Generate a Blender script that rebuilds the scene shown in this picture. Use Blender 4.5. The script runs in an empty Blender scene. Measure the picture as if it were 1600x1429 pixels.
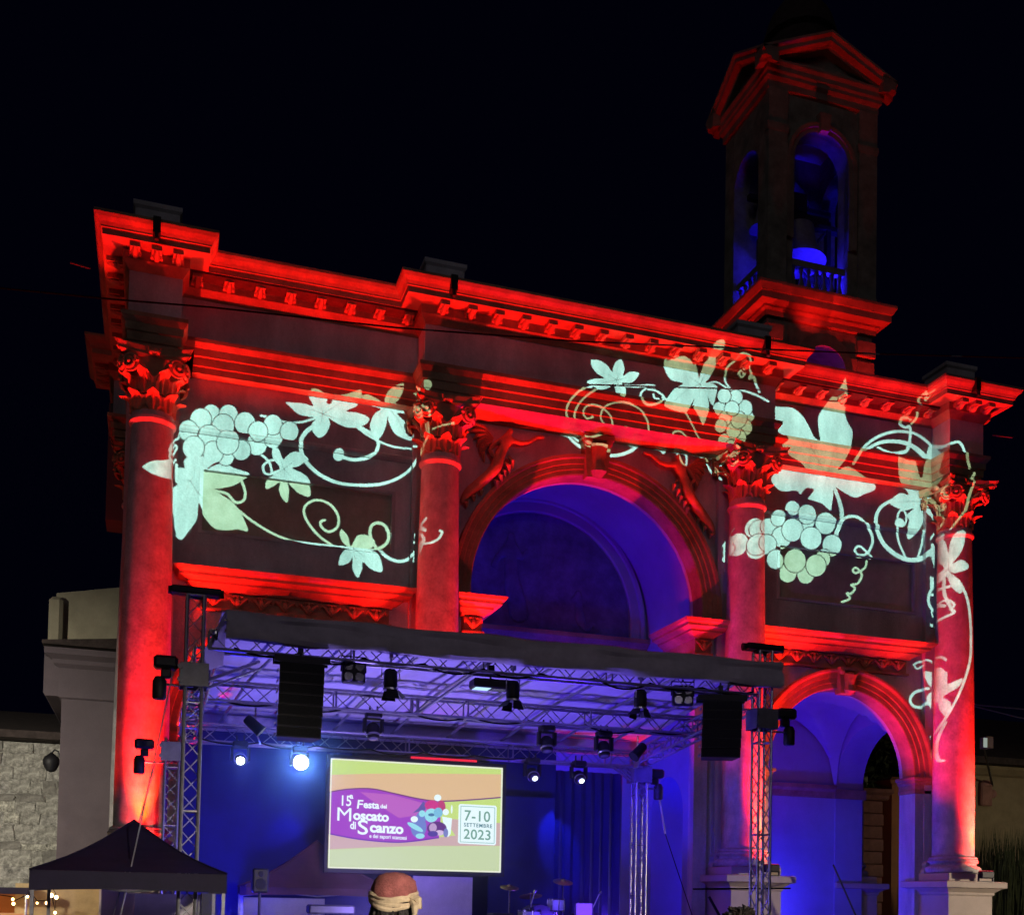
import bpy, bmesh, math, random
import numpy as np
from mathutils import Vector, Matrix
from mathutils.geometry import tessellate_polygon
R = math.radians
random.seed(7)
sc = bpy.context.scene
COL = sc.collection

# ------------------------------------------------------------------ camera, world, sun, exposure
CAM = Vector((-7.29, -18.4824, 1.6529))
YAW, PITCH, ROLL = R(17.8598), R(2.0292), R(1.1488)
FPX, PPX, PPY = 1745.71, 801.64, 1338.37            # focal length and principal point, in photo pixels (1600 wide)
cF = Vector((math.sin(YAW)*math.cos(PITCH), math.cos(YAW)*math.cos(PITCH), math.sin(PITCH)))
_r = Vector((math.cos(YAW), -math.sin(YAW), 0)); _u = _r.cross(cF)
cR = _r*math.cos(ROLL) + _u*math.sin(ROLL); cU = cR.cross(cF)
cam_d = bpy.data.cameras.new('camera'); cam = bpy.data.objects.new('camera', cam_d); COL.objects.link(cam)
cam.matrix_world = Matrix(((cR.x, cU.x, -cF.x, CAM.x), (cR.y, cU.y, -cF.y, CAM.y), (cR.z, cU.z, -cF.z, CAM.z), (0, 0, 0, 1)))
cam_d.sensor_width = 36; cam_d.lens = 36*FPX/1600
cam_d.shift_x = (800-PPX)/1600; cam_d.shift_y = (PPY-714.5)/1600
cam_d.clip_start = .1; cam_d.clip_end = 2000
sc.camera = cam

world = bpy.data.worlds.new("World"); sc.world = world; world.use_nodes = True
wn = world.node_tree.nodes; bg = wn['Background']
bg.inputs['Color'].default_value = (.12, .15, 1.0, 1); bg.inputs['Strength'].default_value = .0024

night_fill_d = bpy.data.lights.new('night_fill', 'SUN'); night_fill = bpy.data.objects.new('night_fill', night_fill_d); COL.objects.link(night_fill)
night_fill_d.energy = .062; night_fill_d.angle = R(25); night_fill_d.color = (1, .84, .94)  # added soft night fill in place of the square's street light
night_fill.rotation_euler = (R(62), 0, R(-38)); night_fill.location = (-20, -30, 20)

vs = sc.view_settings
vs.view_transform = 'Standard'; vs.look = 'None'; vs.exposure = 0; vs.gamma = 1
try: vs.use_curve_mapping = False
except Exception: pass
try:
    sc.cycles.use_denoising = True; sc.cycles.max_bounces = 5; sc.cycles.diffuse_bounces = 3; sc.cycles.glossy_bounces = 2
    sc.cycles.sample_clamp_indirect = 4; sc.cycles.use_light_tree = True
    sc.cycles.caustics_reflective = False; sc.cycles.caustics_refractive = False
except Exception: pass

def onY(px, py, Y):
    """where the photo's pixel (px, py) meets the vertical plane y = Y (used to read the place's measures)"""
    v = cF*FPX + cR*(px-PPX) - cU*(py-PPY)
    return CAM + v*((Y-CAM.y)/v.y)

# ------------------------------------------------------------------ materials
MAT = {}
def mat(name, col, rough=.8, var=.12, scale=3.0, bump=0.0, bscale=40, metal=0.0, streak=0.0, col2=None, spec=.3, fine=.06):
    m = bpy.data.materials.new(name); m.use_nodes = True; nt = m.node_tree; N = nt.nodes; L = nt.links
    b = N['Principled BSDF']; b.inputs['Roughness'].default_value = rough; b.inputs['Metallic'].default_value = metal
    try: b.inputs['Specular IOR Level'].default_value = spec
    except Exception: pass
    tc = N.new('ShaderNodeTexCoord'); 
    n1 = N.new('ShaderNodeTexNoise'); n1.inputs['Scale'].default_value = scale; n1.inputs['Detail'].default_value = 6; n1.inputs['Roughness'].default_value = .65
    mp = N.new('ShaderNodeMapping'); mp.inputs['Scale'].default_value = (1, 1, .35 if streak else 1)
    L.new(tc.outputs['Object'], mp.inputs['Vector']); L.new(mp.outputs['Vector'], n1.inputs['Vector'])
    rmp = N.new('ShaderNodeValToRGB')
    c2 = col2 or tuple(c*(1-var*2.2) for c in col); c1 = tuple(min(1, c*(1+var)) for c in col)
    rmp.color_ramp.elements[0].position = .32; rmp.color_ramp.elements[0].color = (*c2, 1)
    rmp.color_ramp.elements[1].position = .68; rmp.color_ramp.elements[1].color = (*c1, 1)
    L.new(n1.outputs['Fac'], rmp.inputs['Fac'])
    n2 = N.new('ShaderNodeTexNoise'); n2.inputs['Scale'].default_value = bscale; n2.inputs['Detail'].default_value = 4
    L.new(tc.outputs['Object'], n2.inputs['Vector'])
    mr = N.new('ShaderNodeMapRange'); mr.inputs['To Min'].default_value = 1-fine*2; mr.inputs['To Max'].default_value = 1+fine*2
    L.new(n2.outputs['Fac'], mr.inputs['Value'])
    mx = N.new('ShaderNodeMix'); mx.data_type = 'RGBA'; mx.blend_type = 'MULTIPLY'; mx.inputs['Factor'].default_value = 1
    L.new(rmp.outputs['Color'], mx.inputs['A']); L.new(mr.outputs['Result'], mx.inputs['B'])
    L.new(mx.outputs['Result'], b.inputs['Base Color'])
    if bump:
        bp = N.new('ShaderNodeBump'); bp.inputs['Strength'].default_value = bump; bp.inputs['Distance'].default_value = .02
        L.new(n2.outputs['Fac'], bp.inputs['Height']); L.new(bp.outputs['Normal'], b.inputs['Normal'])
    MAT[name] = m
    return m
def emit(name, col, strength):
    m = bpy.data.materials.new(name); m.use_nodes = True; N = m.node_tree.nodes
    b = N['Principled BSDF']; b.inputs['Base Color'].default_value = (.02, .02, .02, 1)
    b.inputs['Emission Color'].default_value = (*col, 1); b.inputs['Emission Strength'].default_value = strength
    b.inputs['Roughness'].default_value = .6
    MAT[name] = m
    return m
mat('plaster', (.55, .54, .54), .9, .17, 1.5, .35, 38, streak=1, fine=.11)
mat('trim', (.37, .24, .14), .85, .18, 2.6, .35, 32, fine=.1)
mat('carved', (.44, .26, .14), .85, .14, 6, .3, 50)
mat('column_stone', (.48, .46, .44), .75, .17, 3.2, .12, 26, fine=.14)
mat('pedestal', (.52, .45, .37), .85, .05, 2.0, .15, 60)
mat('panel', (.50, .44, .34), .9, .10, 3.5, .15, 40, col2=(.40, .36, .26))
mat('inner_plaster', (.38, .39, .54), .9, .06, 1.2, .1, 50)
mat('fresco', (.15, .16, .34), .9, .2, 2.2, .2, 30)
mat('tower_stone', (.30, .30, .23), .9, .2, 2.0, .3, 30)
mat('tower_trim', (.30, .26, .2), .9, .15, 2.0, .2, 30)
mat('bronze', (.35, .36, .33), .45, .12, 5, metal=.4)
mat('roof_tile', (.06, .045, .04), .9, .2, 6, .3)
mat('chapel_plaster', (.13, .105, .115), .9, .07, 1.5, .1)
mat('chapel_pale', (.36, .33, .23), .9, .1, 1.5, .1)
mat('rubble_pale', (.44, .43, .36), .95, .30, 11.0, .9, 22, fine=.3); mat('rubble_dark', (.24, .23, .20), .95, .25, 4.0, .8, 22, fine=.25)
mat('rubble', (.38, .37, .32), .95, .30, 9.0, .9, 26, fine=.3)
mat('mortar', (.36, .35, .31), .95, .30, 8, .9, 24, fine=.3)
mat('block_stone', (.40, .20, .16), .9, .15, 3, .5, 30)
mat('ochre_wall', (.34, .27, .16), .9, .1, 2, .1)
mat('ochre_pier', (.52, .24, .11), .9, .08, 2, .1)
mat('paving', (.12, .115, .11), .85, .2, 1.2, .2, 20)
mat('black', (.012, .012, .014), .55, .2, 8, spec=.4)
mat('dark_metal', (.03, .03, .035), .5, .2, 8, spec=.5)
mat('grille', (.014, .015, .017), .7, .2, 60, .3, 120)
mat('alu', (.38, .38, .40), .38, .06, 10, metal=.75)
mat('alu_plate', (.20, .20, .22), .5, .1, 6, metal=.4)
mat('steel', (.45, .45, .47), .3, .06, 10, metal=.8)
mat('tarp', (.50, .47, .50), .75, .12, 2, .2, 12)
mat('ceiling_fabric', (.60, .58, .60), .85, .06, 1.6, .1, 8)
mat('canopy', (.010, .006, .028), .7, .15, 3, .1, 20)
mat('backdrop', (.008, .008, .14), .8, .1, 2)
mat('canopy_grey', (.075, .026, .026), .8, .15, 3, .1, 20)
mat('deck', (.05, .045, .04), .7, .2, 3)
mat('white_cloth', (.60, .56, .58), .85, .08, 2)
mat('tan_cloth', (.50, .36, .18), .85, .1, 3)
mat('wood', (.30, .14, .06), .6, .2, 5)
mat('lens_glass', (.12, .12, .13), .12, .05, 5, spec=.8)
mat('chrome', (.6, .6, .62), .15, .05, 5, metal=1)
mat('drum_shell', (.45, .45, .50), .3, .1, 6, spec=.6)
mat('drum_skin', (.65, .63, .6), .6, .05, 6)
mat('brass', (.50, .36, .14), .3, .1, 6, metal=.9)
mat('paper', (.26, .21, .14), .8, .05, 4)
mat('skin', (.36, .20, .14), .55, .06, 12)
mat('hair', (.018, .013, .011), .55, .3, 30, .4, 90)
mat('red_cap', (.38, .12, .11), .85, .2, 14, .6, 130, fine=.15)
mat('cream_cloth', (.58, .46, .30), .85, .1, 7, .3, 60)
mat('jacket', (.05, .05, .07), .8, .15, 6)
mat('trousers', (.03, .03, .05), .8, .15, 6)
mat('grass_blade', (.055, .07, .022), .8, .3, 5)
mat('leaf', (.045, .055, .025), .8, .3, 5)
mat('cable', (.003, .003, .004), .9, .1, 5, spec=0)
mat('strap', (.55, .55, .58), .8, .05, 5)
emit('lamp_white', (.80, .90, 1.0), 14)
emit('lamp_blue', (.25, .45, 1.0), 9)
emit('lamp_soft', (.45, .75, 1.0), 1.2)
emit('lamp_red', (1.0, .02, .06), .9)
emit('lamp_warm', (1.0, .62, .22), 12)
emit('lamp_small', (.80, .92, 1.0), 6.0)
emit('house_lamp', (.60, .70, .62), .45)
emit('stall_glow', (1.0, .42, .14), .5)  # warm lamplight on the stall counter, put in as its own glow

# ------------------------------------------------------------------ builders
WL = {}
def link(o): COL.objects.link(o); return o
def tag(o, label=None, cat=None, group=None, kind=None):
    for k, v in (('label', label), ('category', cat), ('group', group), ('kind', kind)):
        if v: o[k] = v
    return o
def thing(name, label, cat, loc=(0, 0, 0), group=None):
    o = link(bpy.data.objects.new(name, None)); o.location = loc; o.empty_display_size = .2
    WL[o.name] = Vector(loc); return tag(o, label, cat, group)
class MB:
    def __init__(s): s.v = []; s.f = []
    def add(s, vs, fs):
        k = len(s.v); s.v += [tuple(v) for v in vs]; s.f += [tuple(i+k for i in f) for f in fs]; return s
    def box(s, x0, x1, y0, y1, z0, z1):
        return s.add([(x0,y0,z0),(x1,y0,z0),(x1,y1,z0),(x0,y1,z0),(x0,y0,z1),(x1,y0,z1),(x1,y1,z1),(x0,y1,z1)],
                     [(0,3,2,1),(4,5,6,7),(0,1,5,4),(1,2,6,5),(2,3,7,6),(3,0,4,7)])
    def cbox(s, c, sx, sy, sz): return s.box(c[0]-sx/2, c[0]+sx/2, c[1]-sy/2, c[1]+sy/2, c[2]-sz/2, c[2]+sz/2)
    def bbox(s, x0, x1, y0, y1, z0, z1, b=.02):
        """box with chamfered edges"""
        bm = bmesh.new(); bmesh.ops.create_cube(bm, size=1)
        for v in bm.verts: v.co = Vector((x0+(v.co.x+.5)*(x1-x0), y0+(v.co.y+.5)*(y1-y0), z0+(v.co.z+.5)*(z1-z0)))
        bmesh.ops.bevel(bm, geom=bm.edges[:], offset=b, segments=1, affect='EDGES')
        bm.verts.ensure_lookup_table(); s.add([v.co[:] for v in bm.verts], [[v.index for v in f.verts] for f in bm.faces]); bm.free(); return s
    def tube(s, p0, p1, r, n=6, r1=None):
        p0 = Vector(p0); p1 = Vector(p1); d = p1-p0
        if d.length < 1e-6: return s
        d.normalize(); a = d.orthogonal().normalized(); b = d.cross(a); r1 = r if r1 is None else r1
        vs = [p+(a*math.cos(2*math.pi*i/n)+b*math.sin(2*math.pi*i/n))*q for p, q in ((p0, r), (p1, r1)) for i in range(n)]
        return s.add(vs, [(i, (i+1) % n, n+(i+1) % n, n+i) for i in range(n)]+[tuple(range(n))[::-1], tuple(range(n, 2*n))])
    def path(s, pts, r, n=6, taper=None):
        pts = [Vector(p) for p in pts]; rings = []
        for i, p in enumerate(pts):
            d = (pts[min(i+1, len(pts)-1)]-pts[max(i-1, 0)]).normalized()
            ref = Vector((0, 0, 1)) if abs(d.z) < .9 else Vector((0, 1, 0))
            a = d.cross(ref).normalized(); b = a.cross(d); q = r if taper is None else taper[i]
            rings.append([p+(a*math.cos(2*math.pi*k/n)+b*math.sin(2*math.pi*k/n))*q for k in range(n)])
        fs = [(j*n+k, j*n+(k+1) % n, (j+1)*n+(k+1) % n, (j+1)*n+k) for j in range(len(pts)-1) for k in range(n)]
        fs += [tuple(range(n)), tuple(range((len(pts)-1)*n, len(pts)*n))]
        return s.add([v for r_ in rings for v in r_], fs)
    def lathe(s, c, prof, n=24, axis='z', a0=0, a1=2*math.pi):
        full = abs(a1-a0-2*math.pi) < 1e-6; m = n if full else n+1; vs = []
        for r, h in prof:
            for i in range(m):
                t = a0+(a1-a0)*i/n; x, y = r*math.cos(t), r*math.sin(t)
                vs.append({'z': (c[0]+x, c[1]+y, c[2]+h), 'y': (c[0]+x, c[1]+h, c[2]+y), 'x': (c[0]+h, c[1]+x, c[2]+y)}[axis])
        fs = [(j*m+i, j*m+(i+1) % m, (j+1)*m+(i+1) % m, (j+1)*m+i) for j in range(len(prof)-1) for i in range(n)]
        if full: fs += [tuple(range(m))[::-1], tuple(range((len(prof)-1)*m, len(prof)*m))]
        return s.add(vs, fs)
    def sqstack(s, cx, cy, prof, asp=1.0, hy=None):
        """stack of square rings: (half width, z); hy adds a fixed extra half depth"""
        vs = []
        for h, z in prof:
            k = h*asp if hy is None else h+hy
            vs += [(cx-h, cy-k, z), (cx+h, cy-k, z), (cx+h, cy+k, z), (cx-h, cy+k, z)]
        n = len(prof)
        fs = [(j*4+i, j*4+(i+1) % 4, (j+1)*4+(i+1) % 4, (j+1)*4+i) for j in range(n-1) for i in range(4)]
        fs += [(3, 2, 1, 0), tuple(range((n-1)*4, n*4))]
        return s.add(vs, fs)
    def sweep(s, path, prof, cap=True):
        """mitred moulding: profile (out, z) carried along a plan path; outward is to the right of travel"""
        P = [Vector((p[0], p[1])) for p in path]; n = len(P); nrm = []
        for i in range(n-1):
            d = (P[i+1]-P[i]).normalized(); nrm.append(Vector((d.y, -d.x)))
        vs = []
        for i in range(n):
            if i == 0: o = nrm[0]
            elif i == n-1: o = nrm[-1]
            else:
                a, b = nrm[i-1], nrm[i]; o = (a+b)/max(.2, 1+a.dot(b))
            for u, z in prof: vs.append((P[i].x+o.x*u, P[i].y+o.y*u, z))
        m = len(prof)
        fs = [(i*m+j, (i+1)*m+j, (i+1)*m+j+1, i*m+j+1) for i in range(n-1) for j in range(m-1)]
        if cap: fs += [tuple(range(m)), tuple(range((n-1)*m, n*m))[::-1]]
        return s.add(vs, fs)
    def arch(s, cx, cz, r0, prof, y, zb=None, n=40, ax='x'):
        """archivolt: profile (dr, out) carried round a half circle standing in the plane y, with straight legs down to zb"""
        st = []
        for i in range(n+1):
            t = math.pi*i/n; st.append((math.cos(t), math.sin(t), cz))
        if zb is not None and zb < cz-1e-3: st = [(1, 0, zb)]+st+[(-1, 0, zb)]
        vs = []
        for c, q, z in st:
            for dr, o in prof:
                r = r0+dr; u = cx+r*c; w = z+r*q
                vs.append((u, y-o, w) if ax == 'x' else (y-o, u, w))
        m = len(prof); k = len(st)
        fs = [(i*m+j, i*m+j+1, (i+1)*m+j+1, (i+1)*m+j) for i in range(k-1) for j in range(m-1)]
        fs += [tuple(range(m)), tuple(range((k-1)*m, k*m))]
        return s.add(vs, fs)
    def plate(s, outer, holes, y0, y1, ax='x'):
        """flat plate with holes: loops of (u, z); ax='x' stands in the plane of the facade, 'y' across it"""
        loops = [outer]+holes
        tri = tessellate_polygon([[Vector((u, z, 0)) for u, z in l] for l in loops])
        pts = [p for l in loops for p in l]
        V = lambda u, z, y: (u, y, z) if ax == 'x' else (y, u, z)
        n = len(pts); vs = [V(u, z, y0) for u, z in pts]+[V(u, z, y1) for u, z in pts]
        fs = [tuple(t) for t in tri]+[tuple(i+n for i in t)[::-1] for t in tri]; k = 0
        for l in loops:
            m = len(l); fs += [(k+i, k+(i+1) % m, n+k+(i+1) % m, n+k+i) for i in range(m)]; k += m
        return s.add(vs, fs)
    def prism(s, poly, y0, y1, ax='x'): return s.plate(poly, [], y0, y1, ax)
    def sphere(s, c, r, n=10, m=7, sx=1, sy=1, sz=1):
        prof = [(max(1e-4, r*math.sin(math.pi*j/m)), -r*math.cos(math.pi*j/m)) for j in range(m+1)]
        k = len(s.v); s.lathe((0, 0, 0), prof, n)
        for i in range(k, len(s.v)):
            x, y, z = s.v[i]; s.v[i] = (c[0]+x*sx, c[1]+y*sy, c[2]+z*sz)
        return s
    def build(s, name, m, parent=None, smooth=False, label=None, origin=None, kind=None):
        me = bpy.data.meshes.new(name)
        vs = np.array(s.v, dtype=float)
        o0 = (vs.min(0)+vs.max(0))/2 if origin is None else np.array(origin, float)
        me.from_pydata((vs-o0).tolist(), [], s.f)
        bm = bmesh.new(); bm.from_mesh(me); bmesh.ops.recalc_face_normals(bm, faces=bm.faces[:]); bm.to_mesh(me); bm.free()
        me.materials.append(MAT[m] if isinstance(m, str) else m)
        if smooth:
            me.polygons.foreach_set('use_smooth', [True]*len(me.polygons)); me.set_sharp_from_angle(angle=R(38))
        me.update()
        o = link(bpy.data.objects.new(name, me)); W = Vector(o0)
        WL[o.name] = W
        if parent is not None: o.parent = parent; o.location = W-WL[parent.name]
        else: o.location = W
        tag(o, label=label, kind=kind)
        return o
def dup(o, loc=None, parent=None, rotz=None, scale=None):
    """a copy of one object (shared mesh); loc in world"""
    c = link(o.copy()); c.parent = parent
    W = Vector(loc) if loc is not None else WL[o.name]
    WL[c.name] = W; c.location = W-(WL[parent.name] if parent is not None else Vector())
    if rotz is not None: c.rotation_euler[2] = rotz
    if scale is not None: c.scale = scale
    return c
def copy_tree(o, loc, rot=None, label=None, parent=None):
    c = link(o.copy()); c.location = loc
    if rot is not None: c.rotation_euler = rot
    if label: c['label'] = label
    if parent is not None: c.parent = parent
    WL[c.name] = Vector(loc)
    for ch in list(o.children):
        k = copy_tree(ch, ch.location.copy()); k.parent = c
    return c
def circle_pts(cx, cz, r, n=28, a0=0, a1=math.pi): return [(cx+r*math.cos(a0+(a1-a0)*i/n), cz+r*math.sin(a0+(a1-a0)*i/n)) for i in range(n+1)]
def opening(cx, r, cz, zb): return [(cx+r, zb)]+circle_pts(cx, cz, r)+[(cx-r, zb)]
def skin_mesh(name, V, Eg, m, parent=None, lv=2, flat=None, origin=None, root=0, label=None):
    """one continuous body grown round a skeleton: V = (x, y, z, radius)"""
    me = bpy.data.meshes.new(name); me.from_pydata([v[:3] for v in V], Eg, [])
    o = link(bpy.data.objects.new(name, me))
    md = o.modifiers.new('skin', 'SKIN'); md.use_smooth_shade = True
    for i, v in enumerate(V):
        sv = me.skin_vertices[0].data[i]; r = v[3]; sv.radius = (r, r) if not isinstance(r, tuple) else r; sv.use_root = (i == root)
    sb = o.modifiers.new('sub', 'SUBSURF'); sb.levels = lv; sb.render_levels = lv
    dg = bpy.context.evaluated_depsgraph_get(); me2 = bpy.data.meshes.new_from_object(o.evaluated_get(dg), depsgraph=dg)
    bpy.data.objects.remove(o); bpy.data.meshes.remove(me)
    n = len(me2.vertices); co = np.empty(n*3); me2.vertices.foreach_get('co', co); co = co.reshape(-1, 3)
    if flat is not None: co[:, 1] = flat[0]+(co[:, 1]-flat[0])*flat[1]
    o0 = (co.min(0)+co.max(0))/2 if origin is None else np.array(origin, float)
    me2.vertices.foreach_set('co', (co-o0).ravel()); me2.materials.clear(); me2.materials.append(MAT[m])
    me2.polygons.foreach_set('use_smooth', [True]*len(me2.polygons)); me2.update(); me2.name = name
    o = link(bpy.data.objects.new(name, me2)); W = Vector(o0); WL[o.name] = W
    if parent is not None: o.parent = parent; o.location = W-WL[parent.name]
    else: o.location = W
    return tag(o, label=label)
def lamp(kind, loc, energy, color, size=.05, aim=None, cone=None, blend=.5, shape=None):
    d = bpy.data.lights.new('lamp', kind); o = link(bpy.data.objects.new('lamp', d)); o.location = loc
    d.energy = energy; d.color = color
    if kind == 'AREA': d.size = size; d.shape = shape or 'DISK'
    else: d.shadow_soft_size = size
    if kind == 'SPOT': d.spot_size = R(cone); d.spot_blend = blend
    if aim is not None: o.rotation_euler = (Vector(aim)-Vector(loc)).to_track_quat('-Z', 'Y').to_euler()
    return o
HOT = (1.0, .075, .002); RED = (1.0, .008, .006); BLUE = (.016, .006, 1.0)

# ------------------------------------------------------------------ ground
g = MB(); g.add([(-400, -400, 0), (400, -400, 0), (400, 400, 0), (-400, 400, 0)], [(0, 1, 2, 3)])
g.build('square_paving', 'paving', kind='structure')
# added spot lamps out of view, standing in for street and market light
lamp('SPOT', (-2.5, -28, 7.0), 620, (.85, .72, 1), .6, (-2.6, -5.9, 4.5), 46, 1)
lamp('SPOT', (24, -8, 3.0), 19000, (1, .80, .62), .3, (6.5, -1.2, 1.3), 22, 1)
lamp('SPOT', (-17, -9, 4.5), 9000, (1, .92, .78), .3, (-10.6, 8, 2.6), 44, 1)
lamp('SPOT', (-3.0, -25, 4.0), 9000, (1, .86, .72), .3, (-5.6, -13, 1.5), 26, 1)
lamp('SPOT', (21, -8, 4.0), 1500, (1, .86, .6), .3, (16, 8, 2.0), 50, 1)
# ------------------------------------------------------------------ church portico
B, A = 7.5, 2.9                       # column axes: +-B and +-A from the middle of the facade
KY = -.45                             # depth of the column axes; the wall face is y = 0
church = thing('church', 'long pale church portico lit red with four giant Corinthian columns and three arches', 'church', (0, 0, 0))
SB, SR, SZ = 5.27, 1.63, 4.15         # side arches: middle, radius, spring
CR, CZ = 2.22, 6.98                   # great arch
ops = [opening(-SB, SR, SZ, .02), opening(0, CR, CZ, .02), opening(SB, SR, SZ, .02)]
for l in ops:                         # openings start just above the ground
    pass
outer = [(-7.85, 0), (7.85, 0), (7.85, 11.3), (-7.85, 11.3)]
def rect(x0, x1, z0, z1): return [(x0, z0), (x1, z0), (x1, z1), (x0, z1)]
PAN = [(-6.70, -3.62), (3.87, 6.90)]
front = MB().plate(outer, ops+[rect(a, b, 7.44, 8.42) for a, b in PAN], 0, .08)
front.plate(outer, ops, .083, .40)
front.build('wall', 'plaster', church)
for a, b in PAN:
    MB().box(a-.02, b+.02, .072, .0815, 7.42, 8.44).build('wall_panel', 'panel', church)
    f = MB()                          # thin raised lip round the recessed panel
    for x0, x1, z0, z1 in ((a-.06, b+.06, 8.422, 8.47), (a-.06, b+.06, 7.39, 7.438), (a-.06, a-.002, 7.438, 8.422), (b+.002, b+.06, 7.438, 8.422)):
        f.box(x0, x1, -.018, .03, z0, z1)
    f.build('panel_frame', 'plaster', church)
# pilasters behind the columns
for x in (-B, -A, A, B):
    m = MB(); m.box(x-.40, x+.40, -.11, -.003, 2.2, 9.86); m.sqstack(x, -.08, [(.42, 2.2), (.47, 2.23), (.47, 2.33), (.42, 2.38), (.44, 2.45), (.40, 2.5)], asp=.25)
    m.build('pilaster', 'plaster', church)
# pedestals
def pedestal(x, y):
    m = MB().sqstack(x, y, [(.66, 0), (.66, .32), (.60, .38), (.54, .42), (.50, .46), (.50, 1.84), (.53, 1.87), (.53, 1.91), (.62, 1.98), (.69, 2.0), (.69, 2.10), (.67, 2.117)])
    p = m.build('pedestal', 'pedestal', church)
    MB().bbox(x-.50, x+.50, y-.50, y+.50, 2.118, 2.27, .012).build('plinth', 'pedestal', p)
for x in (-B, -A, A, B): pedestal(x, KY)
SC = 7.85
pedestal(-7.70, 3.6); pedestal(SC, 3.6)
# columns with entasis
def shaft_prof():
    pr = []
    for i in range(15):
        t = i/14; r = .392-.078*max(0, (t-.15)/.85)**1.35
        pr.append((r, 2.60+(8.78-2.60)*t))
    return [(.445, 2.545), (.445, 2.575), (.41, 2.60)]+pr+[(.33, 8.80), (.355, 8.83), (.355, 8.87), (.32, 8.89), (.315, 8.97)]
def leaf_mesh(h, w, curl):
    V, Fc = [], []; nt, ns = 8, 8
    for j in range(nt+1):
        t = j/nt; wid = w*(.50+.55*math.sin(math.pi*min(1, t*1.02))**.8)*(1-.35*max(0, t-.6)/.4)
        wid *= 1+.16*math.cos(t*math.pi*7)
        c = max(0, t-.55)/.45
        o = .012+.05*t*t+curl*c**1.6; z = h*(t-.20*c**2.2)
        for i in range(ns+1):
            s_ = 2*i/ns-1
            V.append((s_*wid/2, -(o+.030*(1-abs(s_))*(1-.4*t)+.012*math.cos(s_*math.pi*3)), z-.05*h*abs(s_)**1.5))
    for j in range(nt):
        for i in range(ns):
            a = j*(ns+1)+i; Fc.append((a, a+1, a+ns+2, a+ns+1))
    k = len(V); V += [(x, y+.035, z) for x, y, z in V]
    Fc += [tuple(q+k for q in f)[::-1] for f in Fc]
    rim = list(range(ns+1))+[j*(ns+1)+ns for j in range(1, nt+1)]+[nt*(ns+1)+i for i in range(ns-1, -1, -1)]+[j*(ns+1) for j in range(nt-1, 0, -1)]
    Fc += [(rim[i], rim[(i+1) % len(rim)], rim[(i+1) % len(rim)]+k, rim[i]+k) for i in range(len(rim))]
    return V, Fc
def volute():
    m = MB(); pts = []; rr = []
    for i in range(27):
        t = i/26*math.pi*3.6; q = .125*(1-i/26*.82); pts.append((q*math.cos(t), -.03-.02*i/26, q*math.sin(t))); rr.append(.030-.012*i/26)
    m.path(pts, .03, 6, rr); m.sphere((0, -.05, 0), .035, 8, 5)
    m.lathe((0, -.012, 0), [(.001, .0), (.135, 0), (.135, .03), (.001, .03)], 18, 'y')
    return m
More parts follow.
